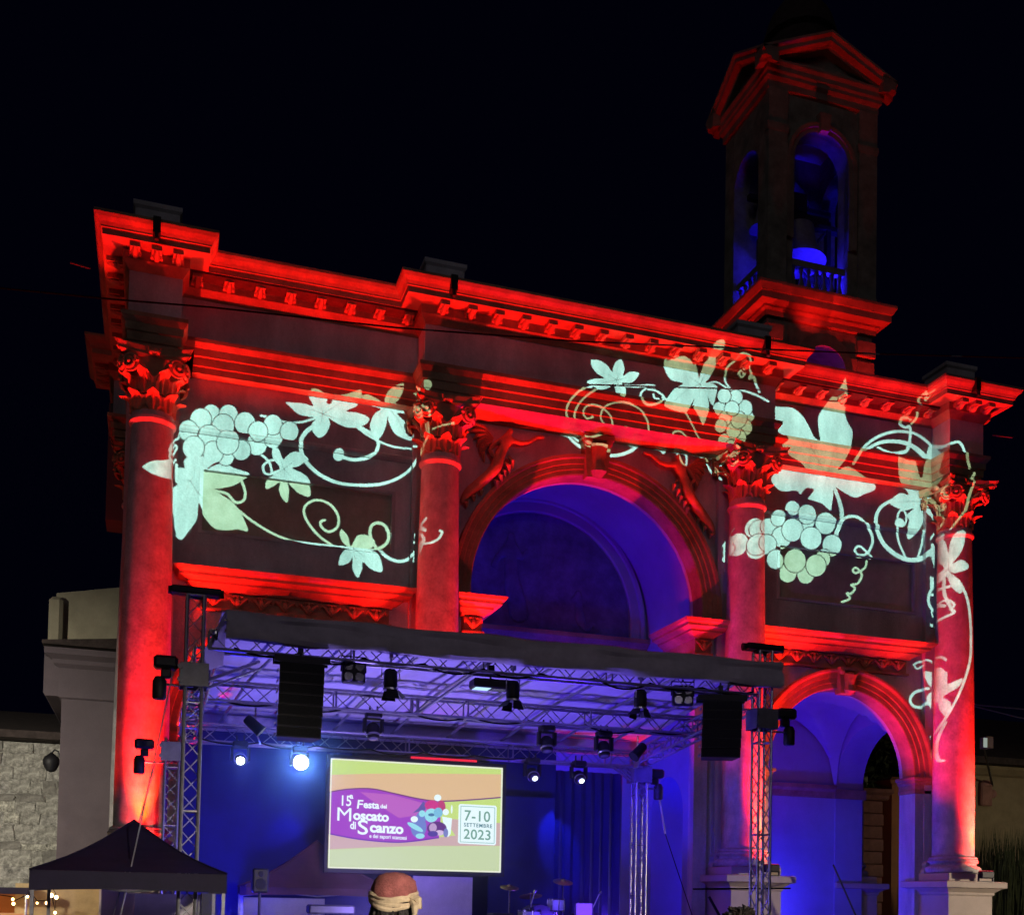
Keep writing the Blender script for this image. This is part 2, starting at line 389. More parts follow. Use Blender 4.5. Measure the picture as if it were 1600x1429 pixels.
def capital(x, y):
    z0 = 8.97
    cap = MB().lathe((x, y, z0), [(.30, -.02), (.30, .35), (.33, .55), (.40, .74), (.41, .77)], 20).build('capital', 'carved', church, True)
    # abacus with hollowed sides
    pl = []
    for k in range(4):
        a = k*math.pi/2
        for u in (-1, -.6, -.2, .2, .6, 1):
            q = .56; d = .53-.12*(1-u*u)
            px, py = u*q*.97, -d
            pl.append((x+px*math.cos(a)-py*math.sin(a), y+px*math.sin(a)+py*math.cos(a)))
    m = MB(); n = len(pl); lv = [(.93, z0+.765), (1, z0+.80), (.97, z0+.83), (1.05, z0+.905)]
    vs_ = [(x+(p[0]-x)*s_, y+(p[1]-y)*s_, z) for s_, z in lv for p in pl]
    m.add(vs_, [(j*n+i, j*n+(i+1) % n, (j+1)*n+(i+1) % n, (j+1)*n+i) for j in range(3) for i in range(n)]+[tuple(range(n))[::-1], tuple(range(3*n, 4*n))])
    m.build('abacus', 'carved', cap)
    for row, (h, w, c, zz, rad, off) in enumerate(((.33, .26, .13, 0.0, .29, 0), (.40, .27, .17, .25, .30, .5))):
        lf = None
        for k in range(8):
            a = (k+off)*math.pi/4
            p = (x+rad*math.sin(a), y-rad*math.cos(a), z0+zz)
            if LEAF.get(row) is None:
                V, Fc = leaf_mesh(h, w, c); o = MB().add(V, Fc).build('acanthus_leaf', 'carved', cap, True, origin=(0, 0, 0)); LEAF[row] = o
                o.location = Vector(p)-WL[cap.name]; WL[o.name] = Vector(p)
            else: o = dup(LEAF[row], p, cap)
            o.rotation_euler[2] = a
    for k in range(4):
        a = k*math.pi/2
        for s_ in (-1, 1):
            lx, ly = s_*.335, -.435
            p = (x+lx*math.cos(a)-ly*math.sin(a), y+lx*math.sin(a)+ly*math.cos(a), z0+.62)
            if LEAF.get('v') is None:
                o = volute().build('volute', 'carved', cap, True, origin=(0, 0, 0)); LEAF['v'] = o; o.location = Vector(p)-WL[cap.name]; WL[o.name] = Vector(p)
            else: o = dup(LEAF['v'], p, cap)
            o.rotation_euler[2] = a+s_*.45; o.scale = (-s_, 1, 1)
        px, py = 0, -.44
        p = (x+px*math.cos(a)-py*math.sin(a), y+px*math.sin(a)+py*math.cos(a), z0+.83)
        if LEAF.get('r') is None:
            o = MB().sphere((0, 0, 0), .075, 8, 6, 1.2, .7, .8).build('rosette', 'carved', cap, True, origin=(0, 0, 0)); LEAF['r'] = o; o.location = Vector(p)-WL[cap.name]; WL[o.name] = Vector(p)
        else: o = dup(LEAF['r'], p, cap)
        o.rotation_euler[2] = a
        for s_ in (-1, 1):            # slim stalks that carry the scrolls
            lx, ly = s_*.15, -.36
            q = [(x+(u*math.cos(a)-v*math.sin(a)), y+(u*math.sin(a)+v*math.cos(a)), z) for u, v, z in ((s_*.06, -.34, z0+.42), (s_*.13, -.37, z0+.56), (s_*.22, -.42, z0+.66), (s_*.30, -.45, z0+.66))]
            MB().path(q, .03, 5, [.02, .045, .05, .03]).build('stalk', 'carved', cap, True)
LEAF = {}
def column(x, y):
    c = MB().lathe((x, y, 0), shaft_prof(), 36).build('column', 'column_stone', church, True)
    MB().lathe((x, y, 0), [(.40, 2.272), (.49, 2.285), (.515, 2.33), (.515, 2.36), (.49, 2.40), (.435, 2.415), (.42, 2.44), (.43, 2.465), (.455, 2.475), (.47, 2.50), (.455, 2.535), (.42, 2.543)], 32).build('base', 'column_stone', c, True)
    capital(x, y)
for x in (-B, -A, A, B): column(x, KY)
column(-7.70, 3.6); column(SC, 3.6)
# entablature: architrave, frieze, cornice carried round every break
FY, RY, HW = -.74, -.21, .36
EP = [(-7.88, 9), (-7.88, 3.96), (-8.22, 3.96), (-8.22, 3.24), (-7.88, 3.24), (-7.88, FY), (-B+HW, FY), (-B+HW, RY), (-A-HW, RY), (-A-HW, FY),
      (A+HW, FY), (A+HW, RY), (B-HW, RY), (B-HW, FY), (7.88, FY), (7.88, 3.24), (8.22, 3.24), (8.22, 3.96), (7.88, 3.96), (7.88, 9)]
def rib(prof): return prof+[(-.19, prof[-1][1]), (-.19, prof[0][1])]+[prof[0]]
MB().sweep(EP, rib([(.0, 9.885), (.0, 9.99), (.025, 10.0), (.03, 10.13), (.055, 10.145), (.06, 10.265), (.07, 10.27), (.12, 10.34), (.12, 10.40)])).build('architrave', 'trim', church)
MB().sweep(EP, rib([(.02, 10.402), (.02, 11.10)])).build('frieze', 'plaster', church)
cornice = MB().sweep(EP, rib([(.0, 11.06), (.03, 11.06), (.045, 11.09), (.12, 11.19), (.12, 11.335), (.40, 11.335), (.40, 11.43), (.425, 11.435), (.425, 11.455), (.45, 11.50), (.50, 11.55), (.525, 11.60), (.525, 11.645), (.30, 11.66)])).build('cornice', 'trim', church)
for x0, x1, y0 in ((-A-HW+.19, A+HW-.19, FY+.19), (-B-HW+.17, -B+HW-.19, FY+.19), (B-HW+.19, B+HW-.17, FY+.19)):
    MB().box(x0+.001, x1-.001, y0+.001, -.001, 9.885, 11.2).build('lintel', 'trim', church)
MB().box(-8.36, -7.87, 4.2, 5.0, 8.75, 11.02).build('buttress', 'chapel_plaster', church)
# soffit brackets
def modillion():
    m = MB(); m.box(-.075, .075, -.24, 0, -.075, 0)
    m.path([(0, -.01, -.10), (0, -.06, -.115), (0, -.13, -.10), (0, -.20, -.085), (0, -.235, -.06)], .05, 6, [.045, .055, .045, .035, .03])
    m.tube((-.09, -.035, -.075), (.09, -.035, -.075), .05, 8)
    return m
mods = []
for i in range(len(EP)-1):
    a, b = Vector(EP[i]), Vector(EP[i+1]); d = b-a; Ln = d.length
    if i in (0, len(EP)-2): Ln = min(Ln, 3)
    d.normalize(); nr = Vector((d.y, -d.x))
    conv0 = i > 0 and (Vector(EP[i])-Vector(EP[i-1])).normalized().cross(d) > 0   # convex corner at the start
    conv1 = i < len(EP)-2 and d.cross((Vector(EP[i+2])-b).normalized()) > 0
    n = max(1, round(Ln/.47)); 
    if Ln < .6: ts = []
    elif Ln < .85: ts = [.08, .5, .92]
    else: ts = [(k+.5)/n for k in range(n)]
    for t in ts: mods.append((a+d*(Ln*t)+nr*.12, math.atan2(d.y, d.x)))
mo = None
for (p, an) in mods:
    w = (p.x, p.y, 11.333)
    if mo is None:
        mo = modillion().build('modillion', 'trim', cornice, origin=(0, 0, 0)); mo.location = Vector(w)-WL[cornice.name]; WL[mo.name] = Vector(w); o = mo
    else: o = dup(mo, w, cornice)
    o.rotation_euler[2] = an
# lead rainwater spouts crossing the cornice, and two thin rods at its ends
for px, Y in ((245, -1.28), (712, -1.28), (1202, -1.28), (1530, -1.28)):
    q = onY(px, 360, Y); x = q.x
    MB().box(x-.055, x+.055, -1.295, -.9, 11.42, 11.665).tube((x, -1.27, 11.44), (x, -1.30, 11.30), .035, 6).build('rain_spout', 'black', cornice)
MB().tube((-8.45, -.9, 10.9), (-8.72, -1.0, 10.88), .012, 5).build('iron_rod', 'dark_metal', cornice)
MB().tube((8.0, -.9, 10.8), (8.30, -1.1, 10.72), .012, 5).build('iron_rod', 'dark_metal', cornice)
# flat roof of the portico and the blocks standing on it
MB().box(-7.8, 7.8, -.6, 8.9, 11.30, 11.655).build('roof', 'roof_tile', church)
for x0, x1 in ((-7.86, -7.18), (-3.20, -2.52), (2.72, 3.40), (7.40, 8.03)):
    MB().sqstack((x0+x1)/2, 0.0, [(.36, 11.66), (.36, 11.75), (.335, 11.79), (.335, 12.30), (.37, 12.34), (.37, 12.41)]).build('parapet_block', 'plaster', church)
# string moulding level with the column necks, impost cornices, carved bands
def bay(x0, x1, name, prof, y=0.0, m='trim'):
    return MB().sweep([(x0, y+.002), (x1, y+.002)], prof+[(0, prof[-1][1]), (0, prof[0][1]), prof[0]]).build(name, m, church)
SP = [(.0, 8.985), (.03, 8.99), (.065, 9.03), (.065, 9.075), (.03, 9.10)]
for a, b in ((-B+.40, -A-.40), (A+.40, B-.40)): bay(a, b, 'string_moulding', SP, m='plaster')
IMP = [(.03, 6.14), (.07, 6.15), (.07, 6.185), (.03, 6.19), (.035, 6.44), (.08, 6.45), (.10, 6.48), (.20, 6.535), (.22, 6.54), (.22, 6.575), (.30, 6.60), (.36, 6.615), (.36, 6.66), (.42, 6.69), (.45, 6.74), (.30, 6.76)]
def impost_path(x0, x1):             # set between two walls: ends return to the wall
    return [(x0, .25), (x0, .0), (x1, .0), (x1, .25)]
orn = None
def ornaments(x0, x1, z, par, y):
    global orn
    n = max(1, round((x1-x0)/.36))
    for k in range(n):
        p = (x0+(k+.5)*(x1-x0)/n, y, z)
        if orn is None:
            m = MB()
            for s_ in (-1, 1):
                m.path([(0, -.03, -.08), (s_*.05, -.045, -.03), (s_*.10, -.045, .03), (s_*.15, -.035, .07), (s_*.165, -.03, .02)], .02, 5, [.018, .026, .024, .02, .01])
                m.path([(s_*.04, -.035, .07), (s_*.08, -.05, .085), (s_*.03, -.05, .10)], .015, 5)
            m.sphere((0, -.045, .0), .045, 7, 5, 1, .8, 1.5); m.sphere((0, -.04, .085), .028, 6, 4)
            orn = m.build('carved_palmette', 'carved', par, True, origin=(0, 0, 0)); orn.location = Vector(p)-WL[par.name]; WL[orn.name] = Vector(p)
        else: dup(orn, p, par)
for x0, x1 in ((-B+.82, -A-.76), (A+.76, B-.82)):
    ic = MB().sweep([(x0, .3), (x0, .0), (x1, .0), (x1, .3)], IMP+[(-.19, 6.76), (-.19, 6.14), (.03, 6.14)]).build('impost_cornice', 'trim', church)
    ornaments(x0, x1, 6.31, ic, -.035)
IMS = [(o*.86, z) for o, z in IMP]
for s_ in (-1, 1):                    # imposts of the great arch, on slim piers
    xa, xb = sorted((s_*2.06, s_*2.33))
    MB().box(xa, xb, -.13, -.003, .2, 6.14).build('arch_pier', 'plaster', church)
    ic = MB().sweep([(xa, 1.1), (xa, -.13), (xb, -.13), (xb, .05)] if s_ > 0 else [(xa, .05), (xa, -.13), (xb, -.13), (xb, 1.1)], IMS+[(-.10, 6.76), (-.10, 6.14), (.03*.86, 6.14)]).build('impost', 'trim', church)
    ornaments(xa, xb, 6.31, ic, -.155)
# archivolts
AP = [(-.005, -.3), (-.005, .07), (.02, .085), (.09, .085), (.10, .105), (.18, .105), (.19, .13), (.27, .135), (.29, .165), (.345, .175), (.345, .0)]
MB().arch(0, CZ, CR, AP, 0, 6.765, 56).build('archivolt', 'trim', church)
AP2 = [(-.005, -.3), (-.005, .06), (.015, .075), (.10, .075), (.11, .10), (.20, .10), (.21, .13), (.29, .14), (.33, .185), (.37, .19), (.37, .0)]
for s_ in (-1, 1): MB().arch(s_*SB, SZ, SR, AP2, 0, None, 44).build('archivolt', 'trim', church)
for s_ in (-1, 1):                    # imposts of the side arches, on their own piers
    for x in (s_*SB-SR, s_*SB+SR):
        q = 1 if x > s_*SB else -1
        xa, xb = sorted((x, x+q*.33))
        MB().box(xa, xb, -.085, -.003, .2, 3.83).build('arch_pier', 'plaster', church)
        pth = [(xa, .405), (xa, -.085), (xb, -.085), (xb, .05)] if q > 0 else [(xa, .05), (xa, -.085), (xb, -.085), (xb, .405)]
        MB().sweep(pth, [(.01, 3.83), (.025, 3.84), (.025, 3.90), (.01, 3.91), (.015, 4.0), (.05, 4.03), (.06, 4.08), (.10, 4.10), (.10, 4.148), (-.08, 4.148), (-.08, 3.83), (.01, 3.83)]).build('impost', 'trim', church)
# keystones: scrolled block, mask
def keystone(x, z0, z1, w, d):
    m = MB(); h = z1-z0
    m.prism([(x-w*.42, z0), (x+w*.42, z0), (x+w*.55, z1-.12*h), (x-w*.55, z1-.12*h)], -d*.75, 0)
    m.box(x-w*.62, x+w*.62, -d*1.05, 0, z1-.12*h+.002, z1)
    m.path([(x, -d*.72, z0+.02), (x, -d*.95, z0+.12*h), (x, -d*.85, z0+.32*h), (x, -d*.92, z0+.55*h), (x, -d*1.05, z0+.76*h)], w*.3, 8, [w*.2, w*.33, w*.24, w*.3, w*.34])
    m.sphere((x, -d*1.05, z0+.60*h), w*.28, 10, 7, 1, .8, 1.15)
    for s_ in (-1, 1): m.sphere((x+s_*w*.42, -d*.9, z0+.84*h), w*.17, 8, 6)
    return m.build('keystone', 'carved', church, True)
keystone(0.03, 9.13, 9.87, .46, .29)
for s_ in (-1, 1): keystone(s_*SB, 5.66, 6.15, .36, .27)
# winged figures carved in the spandrels
def spandrel(s):
    X = lambda u: s*u
    V = [(X(-1.68), -.16, 9.58, .085), (X(-1.72), -.17, 9.42, .085), (X(-1.80), -.18, 9.24, .105), (X(-1.84), -.20, 9.06, .11), (X(-1.98), -.18, 8.90, .10), (X(-2.16), -.15, 8.73, .10), (X(-2.33), -.11, 8.58, .085), (X(-2.42), -.08, 8.40, .05),
         (X(-1.63), -.20, 9.68, .042), (X(-1.58), -.21, 9.775, .068), (X(-1.55), -.18, 9.58, .05), (X(-1.40), -.18, 9.56, .042), (X(-1.25), -.17, 9.60, .036), (X(-1.10), -.15, 9.72, .030), (X(-.95), -.13, 9.745, .028),
         (X(-1.86), -.16, 9.50, .045), (X(-1.96), -.17, 9.36, .038), (X(-1.88), -.20, 9.24, .030)]
    Eg = [(0, 1), (1, 2), (2, 3), (3, 4), (4, 5), (5, 6), (6, 7), (0, 8), (8, 9), (0, 10), (10, 11), (11, 12), (12, 13), (13, 14), (0, 15), (15, 16), (16, 17)]
    f = skin_mesh('relief_figure', V, Eg, 'carved', church, 2, root=0)
    for k in range(6):                # wing feathers, each its own
        t = k/5; w = MB(); p0 = (X(-1.88-.03*t), -.06, 9.60-.06*t); tip = (X(-2.36+.34*t), -.05, 9.80-.62*t)
        w.path([p0, (X(-2.06+.04*t), -.09, 9.76-.30*t), (X(-2.24+.18*t), -.08, 9.80-.48*t), tip], .05, 6, [.035, .05, .045, .012]); w.build('wing_feather', 'carved', f, True)
    for k in range(8):                # loose drapery folds
        d = MB(); t = k/7
        if k < 5: a = Vector((X(-1.62-.07*k), -.16-.025*(k % 2), 9.30-.10*k)); d.path([a, a+Vector((X(.07), -.03, -.09)), a+Vector((X(.09), -.01, -.20))], .04, 6, [.03, .045, .012])
        else: a = Vector((X(-2.05-.13*(k-5)), -.10, 8.74-.12*(k-5))); d.path([a, a+Vector((X(-.04), -.03, -.09)), a+Vector((X(-.02), 0, -.17))], .04, 6, [.03, .045, .012])
        d.build('drapery_fold', 'carved', f, True)
spandrel(1); spandrel(-1)
# inside of the portico: back wall, vaults, side walls
BW = 3.0
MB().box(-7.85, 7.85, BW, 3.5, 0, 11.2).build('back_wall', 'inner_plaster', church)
m = MB(); n = 30; r = 2.5
vs_ = [(r*math.cos(math.pi*i/n), y, 7.28+r*math.sin(math.pi*i/n)) for y in (.402, BW-.002) for i in range(n+1)]
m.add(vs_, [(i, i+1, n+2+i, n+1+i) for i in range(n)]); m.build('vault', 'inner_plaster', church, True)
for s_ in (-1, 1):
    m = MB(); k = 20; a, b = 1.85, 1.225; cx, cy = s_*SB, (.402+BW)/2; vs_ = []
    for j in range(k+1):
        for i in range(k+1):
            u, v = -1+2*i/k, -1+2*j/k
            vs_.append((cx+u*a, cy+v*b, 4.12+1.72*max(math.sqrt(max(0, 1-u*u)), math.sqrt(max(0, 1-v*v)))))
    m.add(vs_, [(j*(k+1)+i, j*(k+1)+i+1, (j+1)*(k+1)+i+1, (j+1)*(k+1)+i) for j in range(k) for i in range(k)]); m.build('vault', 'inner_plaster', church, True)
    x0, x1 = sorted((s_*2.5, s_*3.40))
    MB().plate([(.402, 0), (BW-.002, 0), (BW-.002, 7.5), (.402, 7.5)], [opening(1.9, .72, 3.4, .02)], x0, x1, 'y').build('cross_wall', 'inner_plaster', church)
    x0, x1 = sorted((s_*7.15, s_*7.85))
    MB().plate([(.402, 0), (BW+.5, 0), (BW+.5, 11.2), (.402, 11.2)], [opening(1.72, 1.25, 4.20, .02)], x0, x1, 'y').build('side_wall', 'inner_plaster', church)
    for y in (.47, 2.96):             # impost strips of the side arch
        xo = s_*7.5
        MB().box(xo-.40, xo+.40, y-.06, y+.06, 3.98, 4.19).build('impost', 'trim', church)
    xa, xb = sorted((s_*3.42, s_*7.13))
    MB().sweep([(xa, BW), (xb, BW)], [(.0, 3.98), (.04, 4.0), (.05, 4.12), (.11, 4.18), (.11, 4.27), (.0, 4.28)]).build('string_moulding', 'trim', church)
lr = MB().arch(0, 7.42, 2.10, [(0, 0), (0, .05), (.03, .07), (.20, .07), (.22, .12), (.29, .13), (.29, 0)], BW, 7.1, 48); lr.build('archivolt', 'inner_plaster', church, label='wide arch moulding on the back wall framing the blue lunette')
MB().sweep([(-2.49, BW), (2.49, BW)], [(.0, 6.78), (.05, 6.80), (.06, 6.90), (.16, 6.98), (.20, 7.0), (.20, 7.09), (.0, 7.10)]).build('ledge', 'trim', church)
m = MB(); m.prism(circle_pts(0, 7.42, 2.08, 36)+[(-2.08, 7.1), (2.08, 7.1)], BW-.02, BW-.002); lun = m.build('lunette', 'fresco', church)
FV = [(-.55, 2.96, 8.35, .16), (-.55, 2.96, 8.70, .17), (-.55, 2.95, 8.95, .08), (-.55, 2.94, 9.05, .09), (-.50, 2.96, 7.95, .20), (-.38, 2.96, 7.55, .24), (-.30, 2.96, 7.2, .22), (-.80, 2.96, 8.55, .07), (-.95, 2.96, 8.3, .06), (-.30, 2.96, 8.55, .07), (-.18, 2.96, 8.75, .05)]
skin_mesh('relief_figure', FV, [(0, 1), (1, 2), (2, 3), (0, 4), (4, 5), (5, 6), (1, 7), (7, 8), (1, 9), (9, 10)], 'fresco', lun, 2, flat=(2.985, .30))
FV = [(.95, 2.96, 7.65, .10), (.93, 2.96, 7.85, .09), (.93, 2.95, 8.02, .07), (.98, 2.96, 7.4, .13), (1.12, 2.96, 7.2, .12), (.75, 2.96, 7.80, .04), (1.25, 2.96, 7.35, .06), (1.45, 2.96, 7.2, .05)]
skin_mesh('relief_figure', FV, [(0, 1), (1, 2), (0, 3), (3, 4), (1, 5), (4, 6), (6, 7)], 'fresco', lun, 2, flat=(2.985, .30))
MB().box(-7.0, 7.0, 9.2, 40, 0, 14).add([(-7.2, 9, 14), (7.2, 9, 14), (7.2, 40, 14), (-7.2, 40, 14), (0, 9, 16.5), (0, 40, 16.5)], [(0, 4, 5, 3), (1, 2, 5, 4), (0, 1, 4), (3, 5, 2)]).build('nave', 'chapel_plaster', church)
MB().box(-7.85, 7.85, 3.52, 8.99, 0, 11.28).build('vestibule', 'chapel_plaster', church)

# red floodlights standing on the pedestals
flood0 = None
def flood(x, y, z, E, label, fx=None, sides=(-1, 1)):
    global flood0
    if flood0 is None:
        t = thing('flood_light', label, 'floodlight', (x, y, z), 'red floodlights standing on the column pedestals')
        MB().bbox(x-.15, x+.15, y-.07, y+.05, z+.06, z+.20, .02).build('housing', 'black', t)
        MB().box(x-.13, x+.13, y-.05, y+.03, z+.201, z+.206).build('lens', 'lamp_red', t)
        b = MB(); b.box(x-.17, x-.155, y-.02, y+.02, z, z+.14); b.box(x+.155, x+.17, y-.02, y+.02, z, z+.14); b.box(x-.17, x+.17, y-.03, y+.03, z-.0, z+.012); b.build('bracket', 'dark_metal', t)
        flood0 = t
    else: copy_tree(flood0, (x, y, z), label=label)
    lamp('SPOT', (x, y, z+.24), E*.55, RED, .09, (x, y-.45, z+2.0), 84, .6)             # wash straight up
    lamp('SPOT', (x, y, z+.24), E*1.25, RED, .07, (x, y+.22, z+7.5), 46, 1)              # narrow beam up the shaft to the cornice
    lamp('SPOT', (x, y, z+.24), E*.085, HOT, .05, (x, y+.34, z+1.15), 40, 1)  # extra orange lamp, imitates the overexposed hot spot on the shaft
    lamp('SPOT', (x, y, z+.24), E*.018, RED, .07, (x, y+.55, z+1.3), 130, .5)            # spill on the foot of the shaft
    for q in sides: lamp('SPOT', (x, y, z+.24), E*(.30 if q*x < 0 and abs(x) < 5 else .50), RED, .08, (x+q*2.2, y-.15, z+2.0), 50, .6)    # beams fanned along the wall
FE = 4600
flood(-B+.03, -1.10, 2.118, FE, 'black floodlight washing the leftmost church column red, behind the dark canopy', sides=(1,))
flood(-A+.15, -1.10, 2.118, FE, 'black floodlight at the foot of the column left of the great arch')
flood(A+.20, -1.10, 2.118, FE, 'black floodlight on the pedestal behind the right front stage tower')
flood(B+.22, -1.10, 2.118, FE, 'black floodlight on the pedestal of the rightmost church column', sides=(-1,))
lamp('SPOT', (-8.25, -.75, 2.3), 320, RED, .1, (-8.0, -.5, 9), 50, 1)
lamp('SPOT', (-8.45, 1.6, 2.6), 300, RED, .1, (-8.4, 2.3, 9), 60, .7)
# blue wash inside the arches
lamp('AREA', (0.1, 1.5, 2.3), 150, BLUE, .5, (0.2, 2.0, 9))
lamp('AREA', (5.1, 1.5, .6), 150, BLUE, .4, (5.15, 1.75, 5))
lamp('AREA', (-5.2, 1.7, .6), 90, BLUE, .4, (-5.2, 1.75, 5))

# ------------------------------------------------------------------ bell tower
TX0, TX1, TY0, TY1 = 9.96, 13.74, 11.0, 13.72
tcx, tcy = (TX0+TX1)/2, (TY0+TY1)/2; thx = (TX1-TX0)/2; thy = (TY1-TY0)/2-thx
tower = thing('bell_tower', 'dark square bell tower with a blue lit arched belfry and red edged pediments', 'tower', (tcx, tcy, 0))
base = MB().sqstack(tcx, tcy, [(thx-.02, 0), (thx-.02, 19.4)], hy=thy).build('base', 'tower_stone', tower)
# projecting courses of the base: each block its own
for k in range(6):
    z = 15.6+k*.62
    xs = [TX0-.06, TX0+.7, TX0+1.35+.2*(k % 2), TX0+2.7-.2*(k % 2), TX1-.62, TX1+.06]
    for i in range(5):
        if k < 5 or i in (0, 4):
            o = .07+.05*((i+k) % 2)
            MB().bbox(xs[i]+.012, xs[i+1]-.012, TY0-o, TY0+.019, z, z+.50, .025).build('stone_block', 'tower_stone', tower)
    ys = [TY0-.03, TY0+.75, TY0+1.9, TY1]
    for i in range(3):
        o = .07+.05*((i+k) % 2)
        MB().bbox(TX0-o, TX0+.019, ys[i]+.012, ys[i+1]-.012, z, z+.50, .025).build('stone_block', 'tower_stone', tower)
LC = MB().sqstack(tcx, tcy, [(thx+.02, 19.42), (thx+.07, 19.45), (thx+.07, 19.60), (thx+.16, 19.66), (thx+.17, 19.72), (thx+.40, 19.78), (thx+.40, 19.98), (thx+.44, 20.0), (thx+.53, 20.18), (thx+.53, 20.26), (thx+.2, 20.30)], hy=thy)
LC.build('cornice', 'tower_trim', tower)
ZB, ZS, OR = 20.28, 24.55, .98
def face_plate(u0, u1, w0, w1, ax, uc, r):
    return MB().plate([(u0, ZB), (u1, ZB), (u1, 27.0), (u0, 27.0)], [opening(uc, r, ZS, ZB+.02)], w0, w1, ax)
ocx, ocy, ory = 11.81, 12.36, .76
for w0, w1 in ((TY0, TY0+.55), (TY1-.55, TY1)): face_plate(TX0, TX1, w0, w1, 'x', ocx, OR).build('belfry_wall', 'tower_stone', tower)
for w0, w1 in ((TX0, TX0+.55), (TX1-.55, TX1)): face_plate(TY0+.552, TY1-.552, w0, w1, 'y', ocy, ory).build('belfry_wall', 'tower_stone', tower)
MB().box(TX0+.55, TX1-.55, TY0+.55, TY1-.55, 26.2, 26.4).build('belfry_ceiling', 'inner_plaster', tower)
for x0, x1 in ((TX0-.06, TX0+.62), (TX1-.62, TX1+.06)):
    MB().sqstack((x0+x1)/2, TY0-.0, [(.36, 20.3), (.36, 20.6), (.33, 20.66), (.33, 25.2), (.36, 25.24), (.38, 25.38), (.38, 25.46), (.33, 25.5), (.33, 26.55)], asp=.26).build('pilaster', 'tower_stone', tower)
MB().arch(ocx, ZS, OR, [(0, -.2), (0, .06), (.12, .07), (.14, .11), (.26, .12), (.26, 0)], TY0, 22.0, 28).build('archivolt', 'tower_trim', tower)
MB().prism([(ocx-.14, ZS+OR-.06), (ocx+.14, ZS+OR-.06), (ocx+.2, ZS+OR+.5), (ocx-.2, ZS+OR+.5)], TY0-.24, TY0).build('keystone', 'tower_trim', tower)
MB().sqstack(tcx, tcy, [(thx, 26.5), (thx+.08, 26.55), (thx+.08, 26.75), (thx+.16, 26.85), (thx+.16, 26.95), (thx+.20, 27.02), (thx+.20, 27.16), (thx+.25, 27.26), (thx+.25, 27.32), (thx+.2, 27.34)], hy=thy).build('cornice', 'tower_trim', tower)
# pediments: tympanum and raking cornices on each face
AZ = 28.28
def raking(p0, p1, out, th=.34):
    """sloping cornice from eave p0 to apex p1, projecting along the vector out"""
    p0, p1, out = Vector(p0), Vector(p1), Vector(out); up = Vector((0, 0, 1)); m = MB()
    pr = [(0, -.30), (.22, -.26), (.26, -.18), (.44, -.14), (.44, -.02), (.52, .06), (.52, .14), (0, .16)]
    vs_ = [p+out*u+up*w for p in (p0, p1) for u, w in pr]; n = len(pr)
    m.add(vs_, [(i, (i+1) % n, n+(i+1) % n, n+i) for i in range(n)]+[tuple(range(n))[::-1], tuple(range(n, 2*n))]); return m
for y, o in ((TY0+.02, (0, -1, 0)), (TY1-.02, (0, 1, 0))):
    ym = sorted((y, y+(.3 if o[1] < 0 else -.3)))
    MB().prism([(TX0, 27.34), (TX1, 27.34), (tcx, AZ)], *ym).build('tympanum', 'tower_stone', tower)
    for x in (TX0-.50, TX1+.50): raking((x, y, 27.30), (tcx, y, AZ+.08), o).build('raking_cornice', 'tower_trim', tower)
for x, o in ((TX0+.02, (-1, 0, 0)), (TX1-.02, (1, 0, 0))):
    xm = sorted((x, x+(.3 if o[0] < 0 else -.3)))
    MB().prism([(TY0, 27.34), (TY1, 27.34), (tcy, AZ)], *xm, ax='y').build('tympanum', 'tower_stone', tower)
    for y in (TY0-.50, TY1+.50): raking((x, y, 27.30), (x, tcy, AZ+.08), o).build('raking_cornice', 'tower_trim', tower)
rf = MB(); rf.sqstack(tcx, tcy, [(thx+.2, 27.33), (thx-.5, 28.3), (.9, 28.5)], hy=thy); rf.build('roof', 'tower_stone', tower)
MB().lathe((tcx, tcy, 28.4), [(1.05, 0), (1.05, .9), (1.2, 1.0), (1.15, 1.2), (1.0, 1.7), (.6, 2.3), (.12, 2.6), (.1, 3.2), (.02, 3.3)], 16).build('lantern_dome', 'roof_tile', tower, True)
# balustrades of the belfry
def baluster(): return MB().lathe((0, 0, 0), [(.075, 0), (.075, .06), (.04, .09), (.085, .25), (.085, .36), (.035, .58), (.05, .72), (.07, .76), (.07, .84)], 10)
bal = None
for x0, x1, y, ax in ((ocx-OR+.02, ocx+OR-.02, TY0+.2, 'x'), (ocy-ory+.02, ocy+ory-.02, TX0+.2, 'y')):
    m = MB()
    if ax == 'x': m.box(x0, x1, y-.10, y+.10, 21.26, 21.46); m.box(x0, x1, y-.10, y+.10, 20.31, 20.40)
    else: m.box(y-.10, y+.10, x0, x1, 21.26, 21.46); m.box(y-.10, y+.10, x0, x1, 20.31, 20.40)
    rail = m.build('balustrade', 'tower_stone', tower)
    n = 7 if ax == 'x' else 5
    for k in range(n):
        u = x0+(k+.5)*(x1-x0)/n; p = (u, y, 20.405) if ax == 'x' else (y, u, 20.405)
        if bal is None:
            bal = baluster().build('baluster', 'tower_trim', rail, True, origin=(0, 0, 0)); bal.location = Vector(p)-WL[rail.name]
        else: dup(bal, p, rail)
